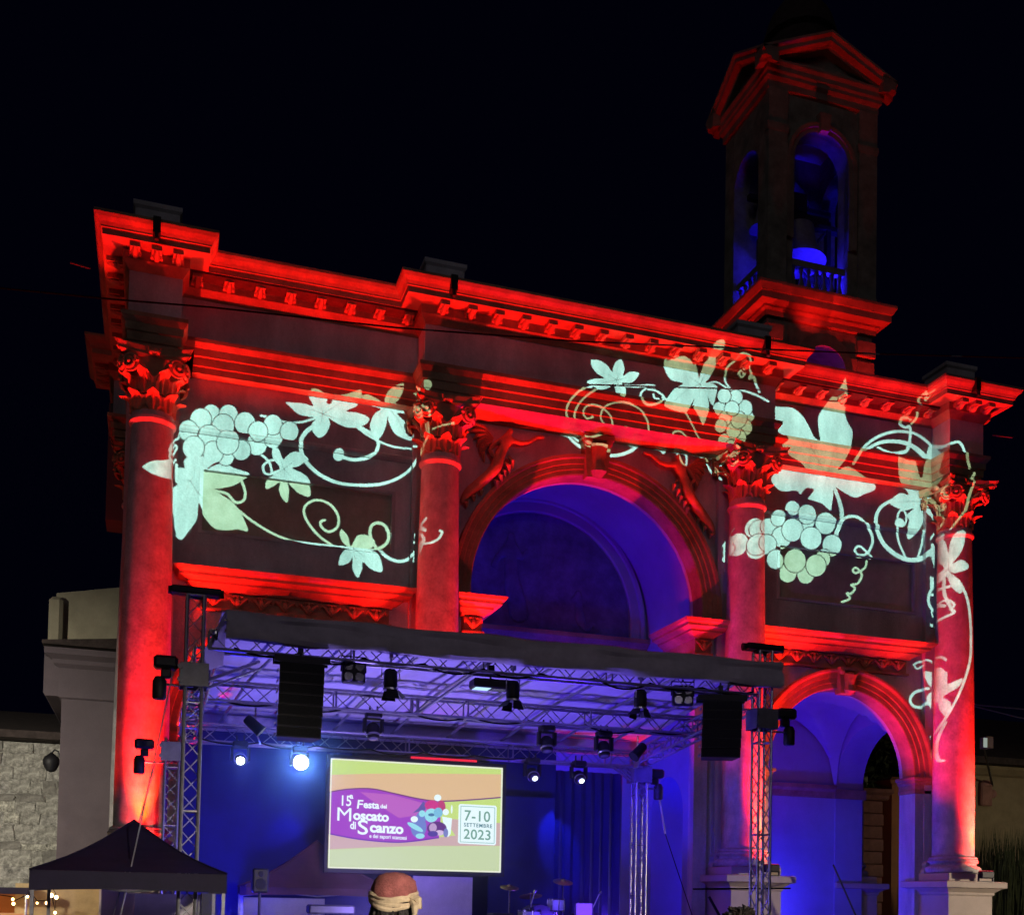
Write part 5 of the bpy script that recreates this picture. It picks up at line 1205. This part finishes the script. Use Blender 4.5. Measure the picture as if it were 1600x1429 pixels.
# ------------------------------------------------------------------ the gobo projector across the square: vines, leaves and grapes thrown on the facade
PRJ = Vector((-3.6, -25.5, 9.3))
GX0, GX1, GZ0, GZ1, RES, SS = -8.9, 9.4, 3.9, 12.6, 112, 2
GW, GH = int((GX1-GX0)*RES), int((GZ1-GZ0)*RES)
slide = np.zeros((GH*SS, GW*SS), np.float32)
COLS = ((228.5, 43), (685.5, 33), (1166, 29), (1491.5, 29))     # the shafts as the photo shows them: middle and half width
def face(x, y, bay):
    """the point of the building that a pixel of the photo shows: wall, shaft, architrave, frieze or cornice"""
    if bay == 'shaft':
        c, w = min(COLS, key=lambda k: abs(k[0]-x)); u = max(-.93, min(.93, (x-c)/w))
        return onY(c+u*w, y, -.45-.34*math.sqrt(1-u*u))
    f = -.74 if bay == 'middle' else -.21
    for Y, z0 in ((f-.46, 11.38), (f-.12, 11.12), (f-.02, 10.40), (f-.07, 9.885)):
        P = onY(x, y, Y)
        if P.z > z0: return P
    P = onY(x, y, -.01)
    if P.z > 9.885: P = onY(x, y, f); P.z = 9.88; return P    # an underside, which the projector does not reach
    for c, w in COLS:
        u = (x-c)/w
        if abs(u) < 1:
            Q = onY(x, y, -.45-.34*math.sqrt(1-u*u))
            if Q.z < 8.95: return Q
    return P
def to_slide(pts, Y):
    """artwork points read off the photo, carried to the slide of the projector via the wall they fall on"""
    out = []
    for x, y in pts:
        P = onY(x, y, Y) if isinstance(Y, float) else face(x, y, Y); t = (0-PRJ.y)/(P.y-PRJ.y); Q = PRJ+(P-PRJ)*t
        out.append(((Q.x-GX0)*RES*SS, (Q.z-GZ0)*RES*SS))
    return np.array(out)
def fill(P, val):
    x0, y0 = np.floor(P.min(0)).astype(int)-1; x1, y1 = np.ceil(P.max(0)).astype(int)+2
    x0, y0 = max(x0, 0), max(y0, 0); x1, y1 = min(x1, GW*SS), min(y1, GH*SS)
    if x1 <= x0 or y1 <= y0: return
    X, Y = np.meshgrid(np.arange(x0, x1)+.5, np.arange(y0, y1)+.5); ins = np.zeros(X.shape, bool)
    for (ax, ay), (bx, by) in zip(P, np.roll(P, -1, 0)):
        if ay == by: continue
        c = (ay > Y) != (by > Y); ins ^= c & (X < (bx-ax)*(Y-ay)/(by-ay)+ax)
    slide[y0:y1, x0:x1][ins] = val
class Art:
    def __init__(s, ox, oy, k, Y): s.o = (ox, oy, k, Y)
    def px(s, pts): ox, oy, k, _ = s.o; return [(ox+x/k, oy+y/k) for x, y in pts]
    def poly(s, pts, val=1.0, smooth=True):
        q = pts+[pts[0]]
        if smooth: q = smooth_line(q, 8)[:-1]
        fill(to_slide(s.px(q), s.o[3]), val)
    def disc(s, cx, cy, rx, ry=None, val=1.0, edge=True):
        ry = ry or rx*1.08; e = 3.0/ (4.2/s.o[2])
        C = lambda d: [(cx+(rx+d)*math.cos(a), cy+(ry+d)*math.sin(a)) for a in np.linspace(0, 2*math.pi, 36)[:-1]]
        if edge: fill(to_slide(s.px(C(2.6*s.o[2]/4)), s.o[3]), 0.0)
        fill(to_slide(s.px(C(-2.4*s.o[2]/4)), s.o[3]), val)
    def stroke(s, pts, w, val=1.0, w1=None, closed=False):
        q = np.array(smooth_line(pts, 10)); n = len(q); d = np.gradient(q, axis=0); d /= np.maximum(1e-6, np.hypot(d[:, 0], d[:, 1]))[:, None]
        nr = np.c_[-d[:, 1], d[:, 0]]; ws = np.linspace(w, w if w1 is None else w1, n)[:, None]/2
        L_, R_ = q+nr*ws, q-nr*ws
        for i in range(n-1): fill(to_slide(s.px([L_[i], L_[i+1], R_[i+1], R_[i]]), s.o[3]), val)
        for i in range(0, n, 2): 
            r = float(ws[i, 0]); fill(to_slide(s.px([(q[i, 0]+r*math.cos(a), q[i, 1]+r*math.sin(a)) for a in np.linspace(0, 2*math.pi, 11)[:-1]]), s.o[3]), val)
    def ring(s, cx, cy, rx, ry, w): s.stroke([(cx+rx*math.cos(a), cy+ry*math.sin(a)) for a in np.linspace(0, 2*math.pi, 15)], w)
    def vein(s, *pts): s.stroke(list(pts), 2.6*s.o[2]/3.5, .12, .9*s.o[2]/3.5)
# left bay
a = Art(200, 580, 3.077, 'side')
a.stroke([(640, 212), (700, 226), (760, 244), (830, 244), (900, 225)], 11)
a.stroke([(900, 258), (855, 292), (830, 340), (838, 400), (870, 450), (930, 500), (1020, 538), (1130, 547), (1230, 538), (1320, 500), (1380, 440), (1402, 370), (1390, 300), (1360, 265)], 22, 1.0, 10)
a.stroke([(1110, 265), (1170, 300), (1203, 340), (1190, 390), (1150, 415), (1080, 424), (1010, 402)], 16); a.disc(1012, 403, 27, edge=False)
a.stroke([(1100, 268), (1180, 322), (1280, 362), (1400, 374)], 10); a.stroke([(1420, 356), (1470, 345), (1520, 338)], 7)
a.stroke([(410, 570), (500, 630), (600, 710), (720, 780), (850, 822), (1000, 840), (1080, 850)], 13, 1.0, 9)
a.stroke([(1000, 838), (920, 780), (865, 710), (850, 660), (870, 625), (920, 610), (980, 635), (1015, 690), (1010, 740), (970, 762), (935, 740), (930, 715), (950, 707)], 12)
a.stroke([(1140, 857), (1200, 847), (1245, 820), (1258, 780), (1240, 735), (1205, 720), (1175, 735), (1168, 775), (1185, 820), (1230, 880), (1290, 910), (1340, 905), (1395, 865)], 15)
p_ = Art(200, 580, 3.077, 'shaft'); p_.stroke([(1408, 858), (1425, 800), (1415, 768), (1400, 771)], 11); p_.stroke([(1402, 815), (1450, 820), (1490, 805), (1510, 775), (1500, 765)], 11); Art(200, 580, 3.077, -.01).stroke([(1394, 773), (1374, 800), (1390, 830)], 11)
a.stroke([(400, 465), (460, 450), (530, 490), (565, 560), (560, 610), (520, 620), (480, 580), (420, 565)], 13)
a.stroke([(590, 390), (640, 400), (680, 440), (690, 490), (660, 490), (650, 455), (680, 430), (710, 425)], 12)
a.stroke([(245, 310), (235, 335), (215, 345), (200, 380), (215, 400), (230, 380), (215, 365), (200, 410), (225, 440)], 10)
for g_ in ((620, 350, 50), (470, 408, 42), (545, 378, 46), (697, 320, 46), (355, 430, 40), (400, 205, 44), (350, 232, 52), (483, 208, 46), (290, 285, 48), (562, 248, 50), (697, 256, 46), (458, 262, 54), (625, 290, 48), (390, 312, 52), (410, 388, 50), (315, 366, 53), (480, 342, 54), (776, 288, 45)): a.disc(*g_)
LA_ = [(222, 452), (245, 462), (272, 462), (270, 430), (300, 405), (350, 408), (412, 428), (408, 445), (380, 470), (440, 455), (500, 462), (580, 490), (555, 515), (510, 540), (460, 552), (415, 560), (455, 585), (505, 620), (545, 670), (580, 755), (530, 750), (480, 755), (420, 745), (370, 690), (345, 640), (338, 640), (330, 710), (290, 770), (255, 808), (222, 775), (213, 700), (190, 645), (185, 610), (200, 580), (240, 550), (222, 540)]
Art(200, 580, 3.077, -.01).poly(LA_); Art(200, 580, 3.077, 'shaft').poly([(68, 455), (110, 432), (170, 428), (232, 426), (236, 520), (200, 517), (150, 505), (105, 485)]); a.vein((300, 525), (260, 520), (220, 512)); a.vein((300, 525), (350, 600), (450, 690)); a.vein((300, 525), (320, 490), (310, 430)); a.vein((300, 525), (290, 540), (268, 620))
a.poly([(757, 148), (800, 150), (850, 155), (890, 165), (870, 120), (882, 85), (895, 75), (930, 85), (960, 120), (955, 150), (975, 155), (1000, 115), (1060, 100), (1120, 85), (1125, 120), (1100, 165), (1050, 190), (1110, 200), (1160, 225), (1140, 255), (1090, 270), (1040, 265), (990, 240), (965, 225), (972, 255), (950, 300), (918, 318), (890, 290), (885, 250), (905, 225), (860, 215), (820, 205), (785, 175)])
a.vein((937, 205), (1000, 165), (1060, 130)); a.vein((937, 205), (890, 185), (850, 180)); a.vein((937, 205), (925, 150), (915, 120)); a.vein((937, 205), (1000, 225), (1060, 235)); a.vein((937, 205), (925, 260))
a.poly([(1125, 110), (1160, 105), (1210, 130), (1235, 150), (1240, 120), (1255, 90), (1290, 65), (1325, 60), (1322, 95), (1305, 130), (1290, 145), (1330, 165), (1345, 200), (1310, 200), (1295, 205), (1330, 240), (1355, 280), (1365, 330), (1320, 320), (1280, 295), (1255, 245), (1250, 215), (1240, 260), (1225, 300), (1200, 325), (1170, 290), (1165, 250), (1185, 205), (1215, 180), (1170, 165), (1140, 140)])
a.vein((1243, 165), (1290, 220), (1325, 285)); a.vein((1243, 165), (1200, 215)); a.vein((1243, 165), (1190, 140)); a.vein((1243, 165), (1275, 110))
a.poly([(1372, 102), (1415, 98), (1430, 120), (1415, 145), (1390, 145), (1392, 120)])
a.poly([(700, 360), (725, 375), (745, 420), (760, 410), (790, 388), (830, 390), (868, 420), (850, 435), (820, 455), (790, 465), (840, 490), (870, 520), (880, 590), (830, 580), (790, 545), (770, 525), (778, 560), (770, 620), (745, 600), (730, 560), (735, 525), (700, 545), (668, 555), (668, 520), (700, 500), (690, 485), (730, 465), (700, 420), (693, 385)])
a.vein((750, 468), (735, 430)); a.vein((750, 468), (800, 430)); a.vein((750, 468), (800, 520)); a.vein((750, 468), (755, 530)); a.vein((750, 468), (705, 500))
a.poly([(1030, 748), (1060, 780), (1075, 830), (1095, 800), (1110, 780), (1150, 778), (1190, 805), (1175, 840), (1140, 855), (1180, 865), (1210, 890), (1222, 960), (1170, 950), (1130, 915), (1125, 950), (1105, 990), (1080, 950), (1080, 895), (1060, 920), (1015, 930), (1020, 890), (1040, 860), (1070, 850), (1035, 810), (1022, 775)])
a.vein((1082, 850), (1062, 800)); a.vein((1082, 850), (1140, 810)); a.vein((1082, 850), (1150, 900)); a.vein((1082, 850), (1100, 930))
# middle: frieze and architrave of the great arch
a = b_ = Art(860, 480, 4.2026, 'middle')
a.stroke([(1175, 530), (1145, 480), (1150, 420), (1175, 380), (1230, 345), (1280, 360), (1290, 390)], 12); a.stroke([(1300, 400), (1320, 440), (1300, 470), (1330, 470), (1350, 510), (1370, 555)], 13, 1, 16); a.ring(1252, 440, 18, 24, 10)
a.stroke([(1030, 500), (1090, 492), (1170, 535), (1260, 547), (1350, 577), (1430, 618)], 9, 1, 15)
a.stroke([(270, 520), (180, 560), (125, 620), (110, 680), (130, 750), (150, 800)], 14); a.stroke([(320, 535), (240, 580), (190, 630), (165, 690), (172, 760), (200, 830)], 13)
b_.stroke([(85, 800), (150, 880), (240, 940), (340, 967), (440, 970), (530, 940), (592, 885)], 17, 1, 24); b_.stroke([(120, 815), (180, 875), (240, 893), (340, 865)], 13)
a.stroke([(285, 712), (245, 718), (220, 680), (240, 645), (290, 638), (350, 660), (400, 710), (412, 760), (390, 802), (350, 745), (335, 700), (360, 650), (430, 625), (510, 630), (590, 670), (640, 740), (650, 800), (635, 840)], 11); a.disc(497, 795, 25, edge=False); a.stroke([(400, 800), (450, 806), (490, 800)], 11); a.disc(280, 710, 11, edge=False)
a.stroke([(490, 515), (560, 520), (640, 515), (682, 518)], 18); a.stroke([(625, 535), (597, 560), (592, 600), (625, 638), (680, 642), (730, 620), (742, 585), (690, 548), (640, 540)], 13); a.stroke([(675, 570), (685, 598), (712, 602)], 12); a.stroke([(735, 592), (775, 612)], 14)
a.stroke([(880, 680), (930, 760), (1000, 885)], 11, 1, 9)
b_.stroke([(940, 915), (1010, 1010), (1070, 1100), (1110, 1142), (1140, 1130)], 11, 1, 16); a.stroke([(720, 850), (745, 830), (790, 850), (820, 808), (870, 812), (925, 880)], 11)
b_.ring(862, 1000, 33, 64, 13); b_.ring(741, 930, 13, 26, 11); b_.disc(1098, 1000, 24, edge=False); b_.disc(1128, 1062, 30, edge=False); b_.disc(684, 905, 8, edge=False)
for g_ in ((1300, 720, 36), (1110, 668, 46), (1150, 735, 48), (1285, 790, 42), (1120, 775, 40), (1150, 870, 46), (1245, 850, 46), (1190, 895, 34), (1240, 945, 26), (1275, 662, 52), (1205, 805, 48), (1215, 592, 48), (1235, 738, 52), (1190, 668, 50), (1140, 582, 46)): a.disc(*g_)
a.poly([(265, 345), (320, 350), (370, 380), (405, 425), (410, 400), (430, 360), (465, 345), (485, 400), (478, 450), (520, 425), (578, 430), (570, 460), (530, 495), (470, 497), (495, 540), (485, 590), (465, 592), (430, 560), (415, 505), (380, 530), (330, 540), (280, 520), (238, 490), (290, 470), (350, 465), (300, 430), (270, 385)])
a.vein((432, 478), (460, 430)); a.vein((432, 478), (380, 440)); a.vein((432, 478), (460, 545)); a.vein((432, 478), (500, 465)); a.vein((432, 478), (330, 498))
a.poly([(740, 355), (800, 338), (880, 322), (930, 360), (965, 430), (975, 470), (985, 430), (1005, 375), (1035, 340), (1045, 285), (1075, 265), (1110, 270), (1112, 310), (1085, 335), (1082, 390), (1045, 460), (1020, 495), (1070, 505), (1095, 530), (1080, 600), (1070, 640), (1055, 635), (1030, 585), (1040, 640), (1025, 720), (1003, 768), (975, 715), (932, 660), (945, 600), (915, 650), (880, 690), (750, 655), (765, 600), (815, 535), (870, 500), (790, 475), (750, 410)])
a.vein((982, 505), (900, 540), (820, 610)); a.vein((982, 505), (975, 590)); a.vein((982, 505), (1020, 560)); a.vein((982, 505), (1020, 430)); a.vein((982, 505), (900, 450))
# right bay
a = Art(1180, 560, 3.7595, 'side'); c_ = Art(1180, 640, 5.333, 'side')
a.stroke([(460, 750), (495, 840), (508, 930), (475, 1030)], 20, 1, 26)
a.stroke([(490, 975), (540, 930), (610, 935), (668, 1000), (690, 1070), (660, 1140), (610, 1155), (585, 1125), (610, 1100), (650, 1130), (680, 1165)], 18, 1, 12)
a.stroke([(660, 1180), (650, 1220), (600, 1250), (580, 1235), (600, 1220), (632, 1260), (610, 1310), (570, 1320), (592, 1340), (570, 1370), (545, 1370), (562, 1400), (515, 1420)], 13)
a.stroke([(905, 500), (910, 440), (905, 400), (880, 405), (850, 385), (860, 350), (890, 345), (905, 365)], 16); a.stroke([(915, 385), (945, 350), (950, 310), (930, 280), (960, 250), (1000, 250), (1000, 200)], 14)
a.stroke([(580, 612), (640, 520), (720, 460), (820, 430), (930, 440), (1010, 490), (1075, 558), (1150, 555), (1190, 640), (1210, 700)], 17, 1, 15)
a.stroke([(640, 540), (740, 492), (850, 490), (930, 520), (1000, 580)], 16, 1, 30); a.poly([(1000, 580), (1025, 510), (1055, 560), (1062, 610)]); a.stroke([(720, 522), (800, 555), (880, 545)], 14); a.stroke([(905, 490), (890, 540), (850, 556)], 20)
a.poly([(835, 580), (890, 600), (940, 612), (965, 680), (985, 690), (1000, 600), (1062, 605), (1062, 690), (1075, 730), (1020, 800), (1060, 830), (1040, 860), (1065, 920), (1060, 950), (1010, 930), (985, 900), (985, 960), (950, 1020), (900, 1060), (890, 1010), (905, 950), (890, 920), (930, 880), (880, 890), (820, 870), (790, 840), (850, 790), (900, 800), (880, 760), (850, 690)])
a.vein((975, 840), (940, 760), (905, 680)); a.vein((975, 840), (900, 838), (840, 842)); a.vein((975, 840), (1020, 870)); a.vein((975, 840), (960, 910))
a.stroke([(805, 830), (740, 870), (710, 930), (715, 1000), (750, 1080), (810, 1140), (890, 1180), (970, 1175), (1040, 1130), (1072, 1085)], 18, 1, 32)
a.ring(862, 935, 26, 46, 12); a.disc(848, 966, 30, edge=False); a.stroke([(830, 1000), (845, 1080), (882, 1165)], 12); a.stroke([(985, 1010), (980, 1080), (958, 1160)], 13); a.stroke([(985, 890), (1030, 940), (1067, 1018)], 13)
a.stroke([(1240, 730), (1200, 830), (1160, 980)], 17)
e_ = Art(1100, 780, 6.667, 'shaft')
for g_ in ((520, 300, 88, 104), (372, 440, 96, 122), (545, 520, 100, 112)): e_.disc(*g_)
for g_ in ((-205, 1120, 58), (20, 1000, 70), (15, 1130, 84), (110, 985, 78), (190, 905, 62), (310, 822, 62), (640, 1125, 82), (220, 1060, 84), (420, 930, 76), (430, 1360, 72), (280, 1345, 76), (100, 1120, 78), (430, 870, 78), (310, 1000, 90), (585, 945, 86), (170, 1245, 76), (465, 1070, 90), (570, 1230, 66), (340, 1245, 92), (515, 1285, 86)): c_.disc(*g_)
a.poly([(75, 280), (140, 285), (215, 290), (270, 330), (310, 390), (345, 460), (380, 480), (372, 420), (370, 345), (400, 290), (440, 235), (480, 195), (500, 160), (520, 240), (525, 320), (545, 380), (570, 430), (560, 520), (530, 590), (492, 645), (550, 630), (640, 680), (700, 735), (700, 770), (640, 795), (590, 815), (530, 790), (462, 752), (458, 800), (450, 858), (440, 890), (390, 850), (330, 830), (310, 820), (345, 770), (300, 760), (265, 795), (240, 775), (150, 775), (95, 715), (130, 660), (200, 630), (290, 640), (280, 610), (200, 560), (160, 510), (190, 475), (120, 420), (125, 400), (90, 340)])
a.vein((425, 675), (340, 540), (290, 460), (205, 370)); a.vein((425, 675), (455, 590), (460, 530)); a.vein((425, 675), (360, 680), (280, 695)); a.vein((425, 675), (490, 700), (560, 715)); a.vein((425, 675), (400, 790)); a.disc(428, 678, 6, val=.25, edge=False)
# the rightmost column
a = Art(1180, 560, 3.7595, 'shaft'); d_ = Art(1400, 860, 3.969, 'shaft'); w_ = Art(1400, 860, 3.969, -.01)
a.poly([(1080, 1030), (1115, 1015), (1140, 1060), (1150, 1120), (1160, 1060), (1185, 1015), (1225, 1015), (1225, 1090), (1200, 1150), (1170, 1190), (1210, 1180), (1245, 1220), (1235, 1245), (1180, 1250), (1160, 1240), (1200, 1300), (1215, 1360), (1200, 1375), (1165, 1330), (1140, 1260), (1110, 1280), (1066, 1300), (1062, 1270), (1070, 1225), (1130, 1210), (1090, 1120)])
a.vein((1150, 1215), (1150, 1140)); a.vein((1150, 1215), (1120, 1240)); a.vein((1150, 1215), (1175, 1280))
d_.stroke([(320, 150), (322, 250), (355, 350), (365, 375), (300, 395), (258, 405)], 17); d_.stroke([(350, 205), (300, 205), (258, 215)], 17)
w_.stroke([(246, 405), (205, 365), (190, 310), (210, 250), (246, 222)], 17)
d_.stroke([(350, 350), (368, 325), (340, 290), (300, 290), (275, 315), (285, 342)], 13)
d_.stroke([(390, 180), (430, 290), (448, 420), (452, 560), (445, 700), (400, 860), (340, 990), (262, 1108)], 13, 1, 15); w_.stroke([(246, 1130), (220, 1190), (207, 1270), (215, 1345), (235, 1362)], 15)
LF = smooth_line([(165, 755), (220, 770), (250, 820), (262, 850), (275, 800), (265, 745), (300, 720), (330, 740), (330, 800), (345, 810), (405, 795), (390, 840), (330, 872), (310, 890), (345, 930), (345, 990), (320, 1010), (290, 960), (280, 910), (250, 940), (215, 980), (185, 965), (180, 920), (200, 890), (240, 875), (200, 850), (170, 800), (165, 755)], 8)
d_.poly([(max(252, x), y) for x, y in LF], smooth=False); w_.poly([(min(252, x), y) for x, y in LF], smooth=False)
d_.vein((290, 878), (300, 830)); d_.vein((290, 878), (350, 850)); d_.vein((290, 878), (310, 940))
w_.stroke([(250, 742), (230, 715), (190, 690), (140, 690), (110, 705)], 12); w_.stroke([(110, 705), (130, 730), (165, 715)], 11)
w_.stroke([(190, 865), (130, 870), (90, 910), (100, 955), (150, 970), (185, 950)], 18)
slide = slide.reshape(GH, SS, GW, SS).mean((1, 3))
img = bpy.data.images.new('slide', GW, GH, alpha=False, float_buffer=True); img.colorspace_settings.name = 'Non-Color'
rgba = np.ones((GH, GW, 4), np.float32); rgba[..., :3] = slide[..., None]
img.pixels.foreach_set(rgba.ravel()); img.update(); img.pack()
pl = lamp('POINT', PRJ, 46000, (.50, 1.0, .86), 0.0)
ld = pl.data; ld.use_nodes = True; nt = ld.node_tree; N = nt.nodes; L = nt.links
em = N['Emission']; tc = N.new('ShaderNodeTexCoord'); sx = N.new('ShaderNodeSeparateXYZ'); L.new(tc.outputs['Normal'], sx.inputs[0])
def mth(op, a_, b2_=None):
    n_ = N.new('ShaderNodeMath'); n_.operation = op
    for i, v in enumerate((a_, b2_)):
        if v is None: continue
        if isinstance(v, (int, float)): n_.inputs[i].default_value = v
        else: L.new(v, n_.inputs[i])
    return n_.outputs[0]
tt = mth('DIVIDE', -PRJ.y, sx.outputs['Y'])
u_ = mth('DIVIDE', mth('SUBTRACT', mth('ADD', mth('MULTIPLY', sx.outputs['X'], tt), PRJ.x), GX0), GX1-GX0)
v_ = mth('DIVIDE', mth('SUBTRACT', mth('ADD', mth('MULTIPLY', sx.outputs['Z'], tt), PRJ.z), GZ0), GZ1-GZ0)
cb = N.new('ShaderNodeCombineXYZ'); L.new(u_, cb.inputs[0]); L.new(v_, cb.inputs[1])
im = N.new('ShaderNodeTexImage'); im.image = img; im.extension = 'CLIP'; im.interpolation = 'Linear'; L.new(cb.outputs[0], im.inputs[0])
spill = mth('ADD', mth('MULTIPLY', im.outputs['Color'], 1.0), mth('MULTIPLY', im.outputs['Alpha'], .001))
L.new(mth('MULTIPLY', spill, mth('GREATER_THAN', sx.outputs['Y'], 0)), em.inputs['Strength'])
